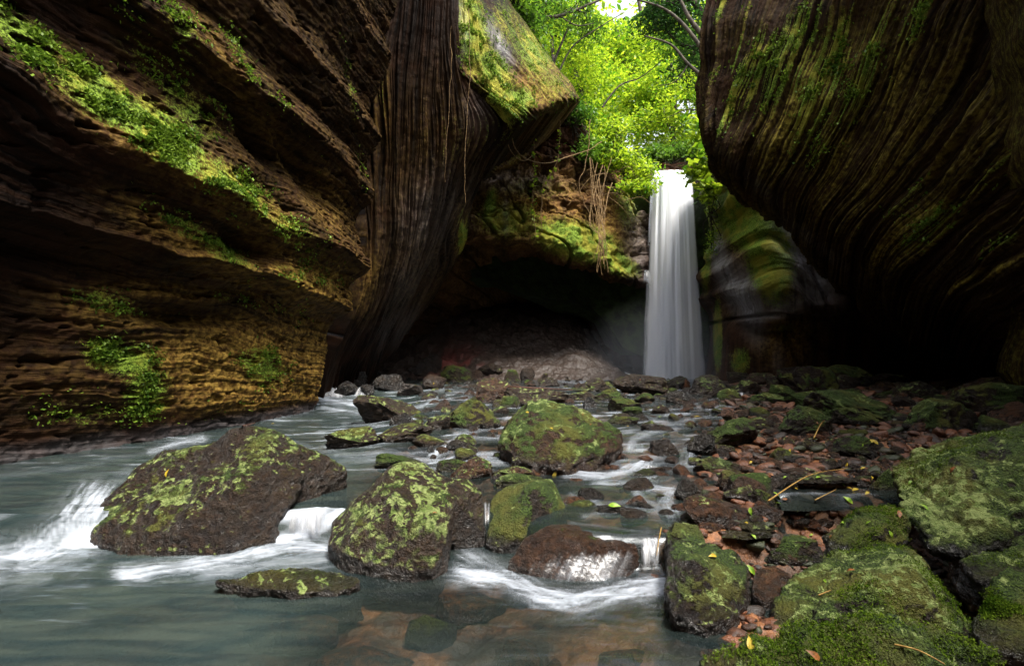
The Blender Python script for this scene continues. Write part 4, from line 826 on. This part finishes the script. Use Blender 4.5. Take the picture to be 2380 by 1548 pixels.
# ------------------------------------------------------------------ cascades
veil('cascade', 'fan of silky threads falling between the largest boulder and the lichen spotted boulder', [(672,1192,3.75),(700,1185,3.72),(735,1180,3.7),(775,1188,3.62)], [(655,1252,3.6),(690,1262,3.5),(730,1262,3.48),(775,1262,3.42)], sx=0.6, alpha=0.75)
veil('cascade', 'short straight curtain of water right of the brown cascade rock', [(1484,1248,3.15),(1505,1247,3.15),(1535,1248,3.15)], [(1484,1335,2.98),(1508,1340,2.96),(1536,1335,2.97)], sx=0.35, alpha=0.8)
veil('cascade', 'narrow trickle between the lichen spotted boulder and the wedge boulder', [(1122,1165,3.75),(1130,1165,3.75),(1142,1165,3.75)], [(1120,1240,3.5),(1130,1242,3.48),(1142,1240,3.5)], n=(40,20), sx=0.12, alpha=0.6)
veil('cascade', 'small step of falling water right of the large midstream boulder', [(1452,1032,6.0),(1475,1030,6.0),(1504,1032,6.0)], [(1450,1062,5.7),(1475,1066,5.65),(1504,1060,5.7)], sx=0.5, alpha=0.75)
veil('cascade', 'second small step of water below the right rapids', [(1470,1078,5.2),(1500,1074,5.2),(1545,1078,5.2)], [(1460,1100,4.95),(1500,1104,4.9),(1540,1098,4.95)], sx=0.5, alpha=0.6)
veil('cascade', 'thin spout between the rounded dark rock and the black wet rock', [(1586,1035,5.8),(1596,1033,5.8),(1606,1035,5.8)], [(1582,1078,5.4),(1596,1080,5.35),(1610,1078,5.4)], n=(40,20), sx=0.15, alpha=0.75)
veil('cascade', 'white chute beside the left cliff below the cave', [(752,906,12.0),(775,900,12.0),(800,906,12.0)], [(748,930,10.9),(775,934,10.8),(812,936,10.8)], sx=0.6, alpha=0.85)
veil('cascade', 'second white chute left of the glistening dark rock', [(838,900,11.6),(850,896,11.6),(866,900,11.6)], [(815,930,10.9),(835,934,10.9),(856,934,10.9)], sx=0.5, alpha=0.7)
veil('cascade', 'little white drop on the broad rock ridge below the waterfall', [(1430,892,12.6),(1450,889,12.6),(1472,892,12.6)], [(1424,908,11.8),(1450,911,11.7),(1478,908,11.8)], sx=0.5, alpha=0.9)
veil('cascade', 'small spout far right of the waterfall between mossy rocks', [(1714,912,10.8),(1720,911,10.8),(1727,912,10.8)], [(1708,928,10.3),(1720,931,10.3),(1732,928,10.3)], n=(30,20), sx=0.2, alpha=0.9)
veil('cascade', 'side thread of water splashing off the ledge left of the waterfall', [(1497,628,17.0),(1503,628,17.0),(1508,630,17.0)], [(1488,668,16.7),(1505,672,16.6),(1522,690,16.6)], n=(40,24), sx=0.2, alpha=0.8)
# water skin over the brown cascade rock, laid on the rock itself
bvh = BVHTree.FromPolygons([B4.matrix_world @ v.co + Vector(B4.location) if False else v.co+Vector(B4.location) for v in B4.data.vertices], [list(dict.fromkeys(p.vertices)) for p in B4.data.polygons])
nr, nc = 110, 190; G = np.zeros((nr, nc, 3)); AL = np.zeros((nr, nc))
for i in range(nr):
    for j in range(nc):
        u = j/(nc-1); v = i/(nr-1); X = 1205+u*275; Y = 1232+v*122; o3 = Vector((0, 0, ZC)); dr = (Vector(P(X, Y, 3))-o3).normalized()
        loc, nr_, _, _ = bvh.ray_cast(o3, dr)
        if loc is None: G[i, j] = P(X, Y, 3.2); AL[i, j] = 0; continue
        q = loc+nr_*0.010; G[i, j] = q
        AL[i, j] = min(1, max(0, (v-0.30-0.35*(1-u)*0.6)/0.2))*min(1, u/0.12)*min(1, (1-u)/0.05)
Fq = grid_faces(nr, nc); okf = (AL.reshape(-1)[Fq] > 0.01).all(1)
vgr, ugr = np.meshgrid(np.linspace(0, 1, nr), np.linspace(0, 1, nc), indexing='ij')
sk = mesh_np('cascade', G.reshape(-1, 3), Fq[okf], FILM, attrs={'alpha': AL*0.40*(0.35+0.65*np.exp(-((ugr-.62)/.28)**2)), 'su': ugr*1.2+vgr*0.25, 'sv': vgr})
tag(sk, 'silky film of water streaming over the rounded brown boulder', 'cascade', 'small cascades between the boulders')
# ------------------------------------------------------------------ forest beyond the fall
BARK = simple('bark', (0.018, 0.013, 0.009), (0.07, 0.055, 0.035), 6, 0.8, 0.03); FLOOR = simple('forest_floor', (0.02, 0.03, 0.008), (0.05, 0.08, 0.02), 3, 0.9, 0.08)
LF_L = leaf_material('lime_leaves', (0.06, 0.17, 0.006), (0.42, 0.54, 0.025), 0.62); LF_M = leaf_material('green_leaves', (0.03, 0.09, 0.008), (0.14, 0.27, 0.02), 0.5); LF_D = leaf_material('dark_leaves', (0.012, 0.045, 0.008), (0.05, 0.13, 0.02), 0.4)
fx = np.linspace(-14, 26, 70); fy = np.linspace(18.3, 60, 60); FY, FX = np.meshgrid(fy, fx, indexing='ij')
FZ = 8.0+0.36*np.maximum(FY-19.5, 0)+0.10*np.abs(FX-6.0)**1.5*S(np.abs(FX-6.0), 0.8, 3.0)+0.5*fbm(FX*.3, FY*.3, o=3)
FZ = FZ*(1-0*FX); nb_ = S(FX, 3.0, 4.4)*(1-S(FX, 7.4, 9))*(1-S(FY, 21.5, 26)); FZ = FZ*(1-nb_)+7.2*nb_
V, Fs, A = solid(np.stack([FX, FY, FZ], -1), (0, 0, -6), {'a': FX*0})
tag(mesh_np('hill', V, Fs, FLOOR), kind='structure')
def tube_geo(pts, r0, r1, n=7):
    pts = np.array(pts, float); k = len(pts); T = np.gradient(pts, axis=0); T /= np.linalg.norm(T, axis=1)[:, None]+1e-9
    up = np.array([0.3, 0.9, 0.2]); A_ = np.cross(T, up); A_ /= np.linalg.norm(A_, axis=1)[:, None]+1e-9; B_ = np.cross(T, A_)
    r = np.linspace(r0, r1, k)[:, None, None]; a = np.linspace(0, 2*np.pi, n, endpoint=False)
    V = pts[:, None]+r*(np.cos(a)[None, :, None]*A_[:, None]+np.sin(a)[None, :, None]*B_[:, None])
    i = np.arange(k-1)[:, None]*n; j = np.arange(n)[None]; Fq = np.stack([i+j, i+(j+1) % n, i+n+(j+1) % n, i+n+j], -1).reshape(-1, 4)
    return V.reshape(-1, 3), Fq
def tubes(name, L, mat, parent=None):
    Vs = []; Fs = []; off = 0
    for pts, r0, r1 in L:
        v, f = tube_geo(pts, r0, r1); Vs.append(v); Fs.append(f+off); off += len(v)
    return mesh_np(name, np.concatenate(Vs), np.concatenate(Fs), mat, parent=parent)
def clump_points(cen, rad, nclump, per, rr, flat=0.35, crad=0.55):
    d = rr.normal(size=(nclump, 3)); d /= np.linalg.norm(d, axis=1)[:, None]; rad = np.array(rad)
    cc = np.array(cen)+d*rad*rr.uniform(0.35, 1.0, nclump)[:, None]
    p = np.repeat(cc, per, 0)+rr.normal(size=(nclump*per, 3))*np.array([crad, crad, crad*flat])
    return p, cc
def tree(name, label, base, top, lobes, mat, leaf=0.16, nclump=60, per=26, tr=0.16, group='trees beyond the waterfall', seed=0, crad=0.5, extra=()):
    rr = np.random.RandomState(seed); root = empty(name, base); base = np.array(base, float); top = np.array(top, float)
    mid = (base+top)/2+rr.normal(0, .35, 3)*np.array([1, .5, 0]); spine = catmull([base, mid, top], 14); limbs = [(spine-base, tr, tr*.4)]
    pts = []; 
    for (c, r) in lobes:
        c = np.array(c, float); st = spine[rr.randint(5, 12)]
        p, cc = clump_points(c, r, nclump, per, rr, crad=crad); pts.append(p)
        limbs.append((catmull([st, (st+c)/2+rr.normal(0, .3, 3), c], 9)-base, tr*.5, tr*.15))
        for q in cc[rr.permutation(len(cc))[:7]]: limbs.append((catmull([c, (c+q)/2+rr.normal(0, .2, 3), q], 6)-base, tr*.18, tr*.05))
    for e_ in extra: limbs.append((catmull([P(*q_) for q_ in e_[0]], 16)-base, e_[1], e_[1]*.35))
    tubes('trunk', limbs, BARK, root)
    q = np.concatenate(pts); X_, Y_ = proj(q); q = q[(((X_-1440)/62)**2+((Y_-8)/36)**2 > 1) & (((X_-1592)/30)**2+((Y_-248)/22)**2 > .7)]
    V, F_ = leaves_geo(q-base, leaf, rr); mesh_np('crown', V, F_, mat, parent=root, smooth=False)
    return tag(root, label, 'tree', group)
tree('tree', 'dark leaved tree leaning in from the right above the waterfall', P(1690,230,20), P(1560,-60,19), [(P(1600,30,19.5),(1.6,1,1.3)),(P(1540,60,20),(1.3,1,.7)),(P(1610,140,20),(1.0,.9,1.1)),(P(1520,20,20),(1.0,.8,.6))], LF_D, leaf=.13, nclump=60, per=26, tr=.20, seed=1, crad=.3, extra=[([(1660,200,18.5),(1600,150,18.6),(1560,105,18.8),(1500,85,19)],.07),([(1655,110,18.5),(1600,40,18.6),(1575,-20,18.8)],.11),([(1650,140,18.4),(1590,60,18.6),(1540,20,18.8),(1480,0,19)],.08),([(1600,150,18.6),(1570,190,18.7),(1530,200,19)],.03),([(1655,265,18.5),(1600,255,18.7),(1550,275,19)],.03)])
tree('tree', 'dark tree bending over the gap from the top left', P(1215,60,17), P(1420,-80,18), [(P(1260,40,17),(.9,.8,.9)),(P(1330,20,17.5),(1.2,.8,.7)),(P(1250,-30,17),(1.2,.8,.8)),(P(1370,60,18.5),(.7,.8,.5))], LF_M, leaf=.13, nclump=34, per=22, tr=.13, seed=2, crad=.28, extra=[([(1215,75,16.4),(1240,45,16.5),(1300,38,16.7),(1360,15,17),(1420,-10,17.4)],.08),([(1285,150,17.5),(1310,90,17.6),(1340,20,17.8),(1360,-20,18)],.05),([(1290,190,17.5),(1330,110,17.8),(1400,60,18.2),(1450,30,18.6)],.035),([(1400,250,19.5),(1440,200,19.6),(1490,180,19.8),(1540,140,20)],.04),([(1300,38,16.7),(1340,60,16.8),(1380,55,17)],.03)])
tree('tree', 'bright lime tree filling the middle of the gap', P(1440,340,27), P(1430,60,28), [(P(1400,230,26),(2.4,1.5,2.0)),(P(1470,150,28),(2.6,1.6,2.2)),(P(1380,120,28),(2.0,1.5,1.8)),(P(1500,260,26),(2.2,1.5,1.5))], LF_L, leaf=.20, nclump=120, per=30, tr=.22, seed=3, crad=.45)
tree('tree', 'lime green tree behind the mossy overhang point', P(1340,300,23), P(1320,40,24), [(P(1350,200,23),(1.3,1.2,2.0)),(P(1300,100,24),(1.6,1.2,1.8)),(P(1390,300,22),(1.4,1.2,1.2))], LF_L, leaf=.17, nclump=110, per=28, tr=.15, seed=4, crad=.38)
tree('tree', 'mid green tree directly above the waterfall lip', P(1560,350,24), P(1560,150,25), [(P(1550,290,23.5),(1.8,1.2,1.2)),(P(1600,230,24),(1.4,1.2,1.5)),(P(1530,200,25),(1.6,1.3,1.3))], LF_L, leaf=.15, nclump=100, per=28, tr=.14, seed=5, crad=.36)
tree('tree', 'deep green tree with a sky gap beside it, right of the gap', P(1630,300,26), P(1610,80,27), [(P(1640,200,26),(1.6,1.4,2.0)),(P(1590,110,27),(1.6,1.3,1.3))], LF_M, leaf=.17, nclump=80, per=28, tr=.16, seed=6, crad=.42)
tree('tree', 'pale sunlit tree furthest back in the gap', P(1480,250,36), P(1480,-20,37), [(P(1470,90,36),(3.4,2,3.2)),(P(1400,160,36),(3,2,3)),(P(1560,170,36),(3.4,2,3))], LF_L, leaf=.28, nclump=130, per=30, tr=.25, seed=7, crad=.65)
tree('tree', 'slender bamboo like tree rising at the left of the gap', P(1290,190,20), P(1270,-60,21), [(P(1280,40,20.5),(1.0,.8,1.6)),(P(1340,120,21),(1.0,.8,1.3))], LF_L, leaf=.13, nclump=80, per=26, tr=.08, seed=8, crad=.3)
rr = np.random.RandomState(21); pts = []
for k in range(900):
    X = rr.uniform(1080, 1760); Y = rr.uniform(-60, 400); d = rr.uniform(38, 48)
    if Y < 60+30*rr.random() and 1395 < X < 1500: continue
    if 230 < Y < 275 and 1560 < X < 1625 and rr.random() < .6: continue
    pts.append(np.array(P(X, Y, d))+rr.normal(size=(34, 3))*np.array([1.0, .8, .55]))
V, F_ = leaves_geo(np.concatenate(pts), .42, rr); tag(mesh_np('far_wood', V, F_, LF_L, smooth=False), 'far bright green wood behind the waterfall gap', 'wood', kind='stuff')
def shrub(name, label, base, lobes, mat, leaf, nclump, per, seed, crad=.2, droop=.5, asp=.45, group='shrubs on the cliff ledges'):
    rr = np.random.RandomState(seed); root = empty(name, base); b = np.array(base, float); pts = []; st = []
    for c, r in lobes:
        p, cc = clump_points(c, r, nclump, per, rr, crad=crad); pts.append(p)
        for q in cc[:12]: st.append((catmull([b, (b+q)/2+rr.normal(0, .15, 3), q], 7)-b, .02, .006))
    tubes('stem', st, BARK, root); V, F_ = leaves_geo(np.concatenate(pts)-b, leaf, rr, droop, asp); mesh_np('foliage', V, F_, mat, parent=root, smooth=False)
    return tag(root, label, 'shrub', group)
shrub('shrub', 'lime shrub spilling over the ledge left of the waterfall lip', P(1450,400,17.6), [(P(1440,370,17.2),(.7,.5,.45)),(P(1490,400,17.0),(.5,.4,.35)),(P(1395,330,17.4),(.6,.5,.5)),(P(1478,440,16.7),(.5,.3,.25)),(P(1420,300,17.6),(.6,.5,.5))], LF_L, .12, 60, 20, 31)
shrub('shrub', 'broad leaved plant hanging right of the waterfall lip', P(1655,330,16), [(P(1632,310,15.3),(.35,.3,.45)),(P(1640,370,15.0),(.35,.3,.45)),(P(1618,400,15.0),(.35,.25,.2)),(P(1645,440,14.9),(.2,.2,.35))], LF_L, .20, 16, 8, 32, crad=.16, asp=.7)
shrub('shrub', 'green shrub clinging under the mossy overhang point', P(1330,290,16.8), [(P(1310,250,16.6),(.5,.4,.3)),(P(1350,270,16.8),(.5,.4,.4)),(P(1375,350,16.9),(.5,.4,.5))], LF_M, .12, 44, 18, 33)
shrub('shrub', 'dark shrub on top of the buttress at the head of the gap', P(1200,20,14.5), [(P(1205,10,14.5),(.7,.5,.5)),(P(1235,70,14.8),(.4,.4,.5)),(P(1185,-40,14),(.6,.5,.5))], LF_M, .11, 50, 18, 34)
shrub('fern', 'mossy fern tufts on the rock strip right of the waterfall', P(1650,500,15.5), [(P(1652,470,15.2),(.12,.2,.5)),(P(1655,560,15.2),(.08,.2,.6))], LF_L, .07, 40, 12, 35, crad=.08)
shrub('shrub', 'green shrub low behind the lip of the waterfall', P(1560,385,19.6), [(P(1530,360,19.6),(.6,.4,.3)),(P(1580,358,19.8),(.7,.4,.3)),(P(1625,350,19.4),(.5,.4,.4))], LF_M, .13, 60, 18, 36)
# hanging vines
VINE = simple('vine', (0.10, 0.06, 0.025), (0.24, 0.15, 0.06), 20, 0.8)
def vine(label, pts, r=.014, leafy=0, grp='vines hanging over the cave', seed=0):
    q = catmull([P(*p) for p in pts], 40); rr = np.random.RandomState(seed); q = q+0.05*np.stack([fbm(q[:, 2]*1.5+seed, q[:, 0]+i*5, seed, o=3) for i in range(3)], -1)
    root = empty('vine', q[0]); tubes('stem', [(q-q[0], r, r*.6)], VINE, root)
    if leafy:
        c = q[rr.randint(4, 40, leafy)]+rr.normal(0, .05, (leafy, 3)); V, F_ = leaves_geo(c-q[0], .10, rr, .6, .8); mesh_np('leaves', V, F_, LF_L, parent=root, smooth=False)
    return tag(root, label, 'vine', grp)
vine('leafy vine hanging straight down over the ochre wall, leftmost of the leafy vines', [(1243,300,15.2),(1242,400,15.2),(1240,480,15.2),(1243,560,15.2)], leafy=60, seed=1)
vine('leafy vine right of the leftmost leafy vine', [(1300,250,15.4),(1298,340,15.4),(1290,390,15.4),(1262,440,15.3),(1258,540,15.2)], leafy=50, seed=2)
vine('bare vine hanging beside the shrub under the overhang point', [(1372,280,15.6),(1362,380,15.6),(1345,430,15.5),(1370,500,15.5)], seed=3)
vine('looping vine swinging below the overhang point', [(1185,290,13.2),(1200,350,13.4),(1260,378,14),(1330,365,15),(1400,330,16)], r=.016, seed=4)
vine('second vine loop beneath the first at the overhang', [(1170,280,12.8),(1185,350,13),(1215,372,13.4),(1240,360,14)], r=.012, seed=5)
vine('thin vine trailing down the shaded fluted rock', [(1090,20,10.4),(1092,150,10.6),(1082,350,10.7),(1080,470,10.8)], r=.007, seed=6)
vine('thin vine trailing down the dark buttress, left of the other', [(1052,60,10.3),(1045,250,10.5),(1035,420,10.6)], r=.006, seed=7)
for i in range(13):
    a = rr.uniform(-1, 1); X = 1392+a*22; t = rr.uniform(420, 480)
    vine('dry tangled root strand in the bunch left of the waterfall', [(X+rr.normal(0,12), 400+rr.uniform(-40,30), 16.4), (X+rr.normal(0,8), t+40, 16.0), (1398+a*10, 550, 15.7), (1398+a*14+rr.normal(0,3), rr.uniform(580, 640), 15.6)], r=rr.uniform(.008,.018), grp='dry root strands left of the waterfall', seed=40+i)
for i in range(9):
    X0, Y0 = rr.uniform(1330, 1480), rr.uniform(400, 520); dx, dy = rr.normal(0, 50), rr.normal(10, 40)
    vine('thin arching dry root tangled on the ledge left of the waterfall', [(X0, Y0, 16.2), (X0+dx*.5+8, Y0+dy*.3-14, 15.9), (X0+dx, Y0+dy, 15.9)], r=.010, grp='arching dry roots on the ledge', seed=70+i)
# ------------------------------------------------------------------ litter laid on the rocks
scene.view_layers[0].update(); dg = bpy.context.evaluated_depsgraph_get()
YEL = simple('yellow_leaf', (0.26, 0.17, 0.012), (0.42, 0.32, 0.03), 40, 0.5, 0.002); GRN = simple('green_leaf', (0.10, 0.20, 0.012), (0.24, 0.34, 0.03), 40, 0.45, 0.002); BRN = simple('brown_leaf', (0.12, 0.045, 0.015), (0.24, 0.09, 0.025), 40, 0.55, 0.002)
STRAW = simple('straw', (0.20, 0.11, 0.025), (0.36, 0.22, 0.06), 30, 0.6, 0.002); TWIG = simple('twig_bark', (0.05, 0.02, 0.015), (0.14, 0.06, 0.04), 30, 0.6, 0.004)
def cast(X, Y):
    o3 = Vector((0, 0, ZC)); dr = (Vector(P(X, Y, 3))-o3).normalized(); r = scene.ray_cast(dg, o3, dr)
    return (r[1], r[2]) if r[0] else (Vector(P(X, Y, 3)), Vector((0, 0, 1)))
def leafmesh(mat):
    pr = [0, .35, .5, .42, .22, 0]; Vv = []; n = len(pr)
    for i, w in enumerate(pr):
        t = i/(n-1)-.5; z = .10*math.cos(t*4)
        Vv += [(t, -w*.42, z+w*.12), (t, 0, z), (t, w*.42, z+w*.12)]
    Fq = [(3*i+j, 3*i+j+1, 3*i+j+4, 3*i+j+3) for i in range(n-1) for j in range(2)]
    o = mesh_np('fallen_leaf', np.array(Vv), np.array(Fq), mat); me = o.data; bpy.data.objects.remove(o); return me
LM = [leafmesh(YEL), leafmesh(GRN), leafmesh(BRN)]
def leaf(X, Y, size, mi, label, rz=None, grp=None, tilt=0):
    p, n = cast(X, Y); o = bpy.data.objects.new('fallen_leaf', LM[mi]); COL.objects.link(o)
    q = n.to_track_quat('Z', 'Y'); o.rotation_euler = (q @ Matrix.Rotation(rs.uniform(0, 6.28) if rz is None else rz, 3, 'Z').to_quaternion() @ Matrix.Rotation(tilt, 3, 'Y').to_quaternion()).to_euler()
    o.location = p+n*(0.012-0.06*size); size *= 0.72; o.scale = (size, size, size); tag(o, label, 'leaf', grp)
for a in [(635,986,.10,0,'yellow green leaf on the crest of the largest boulder'),(391,1100,.09,0,'yellow curled leaf on the dark flank of the largest boulder'),(1288,1102,.12,0,'yellow leaf floating in the pool below the large midstream boulder'),(1428,1176,.13,1,'bright green leaf on the flat black rock'),(1744,1256,.15,0,'long yellow leaf on the mossy rock of the right bank'),(1745,1498,.09,0,'yellow leaf standing at the edge of the nearest mossy slab'),
    (1803,1152,.14,1,'long green leaf beside the green headed rock'),(1902,1111,.08,1,'rounded green leaf on the broad low rock'),(1655,1234+60,.08,0,'pale leaf near the smooth brown stone'),(1745,1325,.10,1,'torn green leaf left of the smooth brown stone'),(1922,1352,.06,1,'small curled green leaf on the sloping boulder'),(1979,1330,.08,2,'dark brown leaf on the sloping boulder'),
    (1990,1140,.12,0,'large yellow leaf on the wet pebbles near the mossy shoulder rock'),(1970,1162,.12,1,'lime leaf on the wet shining rock'),(1888,1522,.08,2,'brown leaf on the nearest mossy slab'),(2218,1092,.08,2,'rust brown leaf on the huge lichen boulder'),(1622,970,.18,0,'upright yellow leaf on a stone in the right shallows'),(2030,1027,.14,0,'yellow leaf on the pyramid shaped rock'),(1010,1195,.05,2,'orange speck of leaf on the lichen spotted boulder')]: leaf(*a)
for i in range(44):
    X, Y = (rs.uniform(1650, 2150), rs.uniform(975, 1250)) if i < 32 else (rs.uniform(1000, 1550), rs.uniform(880, 1010))
    leaf(X, Y, rs.uniform(.045, .09), rs.choice([0, 0, 1, 2, 2]), 'small fallen leaf scattered among the stones', grp='fallen leaves scattered over the stones')
def stick(name, label, pts, r, mat, cat='twig'):
    q = [Vector(cast(*p[:2])[0])+Vector((0, -0.01, p[2] if len(p) > 2 else .02)) for p in pts]; q = catmull([tuple(v) for v in q], 14); root = tuple(q[0])
    o = tubes(name, [(q-q[0], r, r*.5)], mat); o.location = root; return tag(o, label, cat)
stick('reed_stalk', 'long yellow reed stalk lying across the broad low rock', [(1783,1174,.03),(1880,1118,.05),(1968,1098,.04)], .006, STRAW, 'reed stalk')
stick('reed_stalk', 'short yellow reed stalk right of the rounded mossy block', [(1892,1170,.03),(1942,1148,.04)], .005, STRAW, 'reed stalk')
stick('twig', 'reddish twig lying on the crest of the largest boulder', [(565,996,.02),(590,988,.03),(605,985,.06)], .007, TWIG)
stick('reed_stalk', 'yellow stalk bending over the small curtain of water', [(1536,1232,.02),(1530,1262,.02),(1525,1300,.03)], .004, STRAW, 'reed stalk')
stick('twig', 'thin dark branch lying on the broad pale slab', [(1180,905,.05),(1260,915,.10),(1330,912,.05)], .012, TWIG)
stick('reed_stalk', 'yellow green blade lying on the nearest mossy slab', [(2075,1500,.01),(2130,1520,.02),(2190,1545,.01)], .004, STRAW, 'reed stalk')
stick('twig', 'orange twig on the flank of the sloping boulder', [(1900,1385,.01),(1928,1376,.015)], .004, STRAW)
stick('twig', 'bent orange root beside the flat green rock', [(1890,1025,.03),(1905,1000,.06),(1915,985,.04)], .008, STRAW)
# ------------------------------------------------------------------ mist at the fall
m = M('mist'); ob = m.n('ShaderNodeTexCoord').outputs['Object']; ln = m.n('ShaderNodeVectorMath', {0: ob}, operation='LENGTH').outputs['Value']
dn = m.math('MULTIPLY', m.ramp(ln, 1.0, 0.0, 0.0, 1.0), 0.14)
vs = m.n('ShaderNodeVolumePrincipled', {'Color': (0.85, 0.9, 1.0), 'Density': dn, 'Anisotropy': 0.2}).outputs[0]; m.set(m.out.inputs['Volume'], vs)
V0, F0 = ico(3); o = mesh_np('mist', V0, F0, m.m); o.location = (5.0, 15.6, 0.8); o.scale = (3.4, 2.2, 2.6); tag(o, 'faint spray drifting round the foot of the waterfall', 'mist', kind='stuff')
# ------------------------------------------------------------------ light
w = bpy.data.worlds.new('World'); scene.world = w; w.use_nodes = True; nt = w.node_tree; bg = nt.nodes['Background']
sky = nt.nodes.new('ShaderNodeTexSky'); sky.sky_type = 'NISHITA'; sky.sun_disc = False; SE, SR = R(65), R(138)
sky.sun_elevation = SE; sky.sun_rotation = SR; sky.air_density = 1.0; sky.dust_density = 4.0
hs = nt.nodes.new('ShaderNodeHueSaturation'); hs.inputs['Saturation'].default_value = 0.28
nt.links.new(sky.outputs[0], hs.inputs['Color']); nt.links.new(hs.outputs[0], bg.inputs[0]); bg.inputs[1].default_value = 0.15
sd = bpy.data.lights.new('sun', 'SUN'); sd.energy = 2.4; sd.angle = R(16); sd.color = (1, 0.95, 0.86)
so = bpy.data.objects.new('sun', sd); COL.objects.link(so)
dv = Vector((math.sin(SR)*math.cos(SE), math.cos(SR)*math.cos(SE), math.sin(SE))); so.rotation_euler = dv.to_track_quat('Z', 'Y').to_euler()
scene.view_settings.view_transform = 'Standard'; scene.view_settings.look = 'None'; scene.view_settings.gamma = 1; scene.view_settings.exposure = 1.85
scene.render.engine = 'CYCLES'; cy = scene.cycles; cy.max_bounces = 8; cy.diffuse_bounces = 4; cy.transparent_max_bounces = 16; cy.volume_bounces = 0
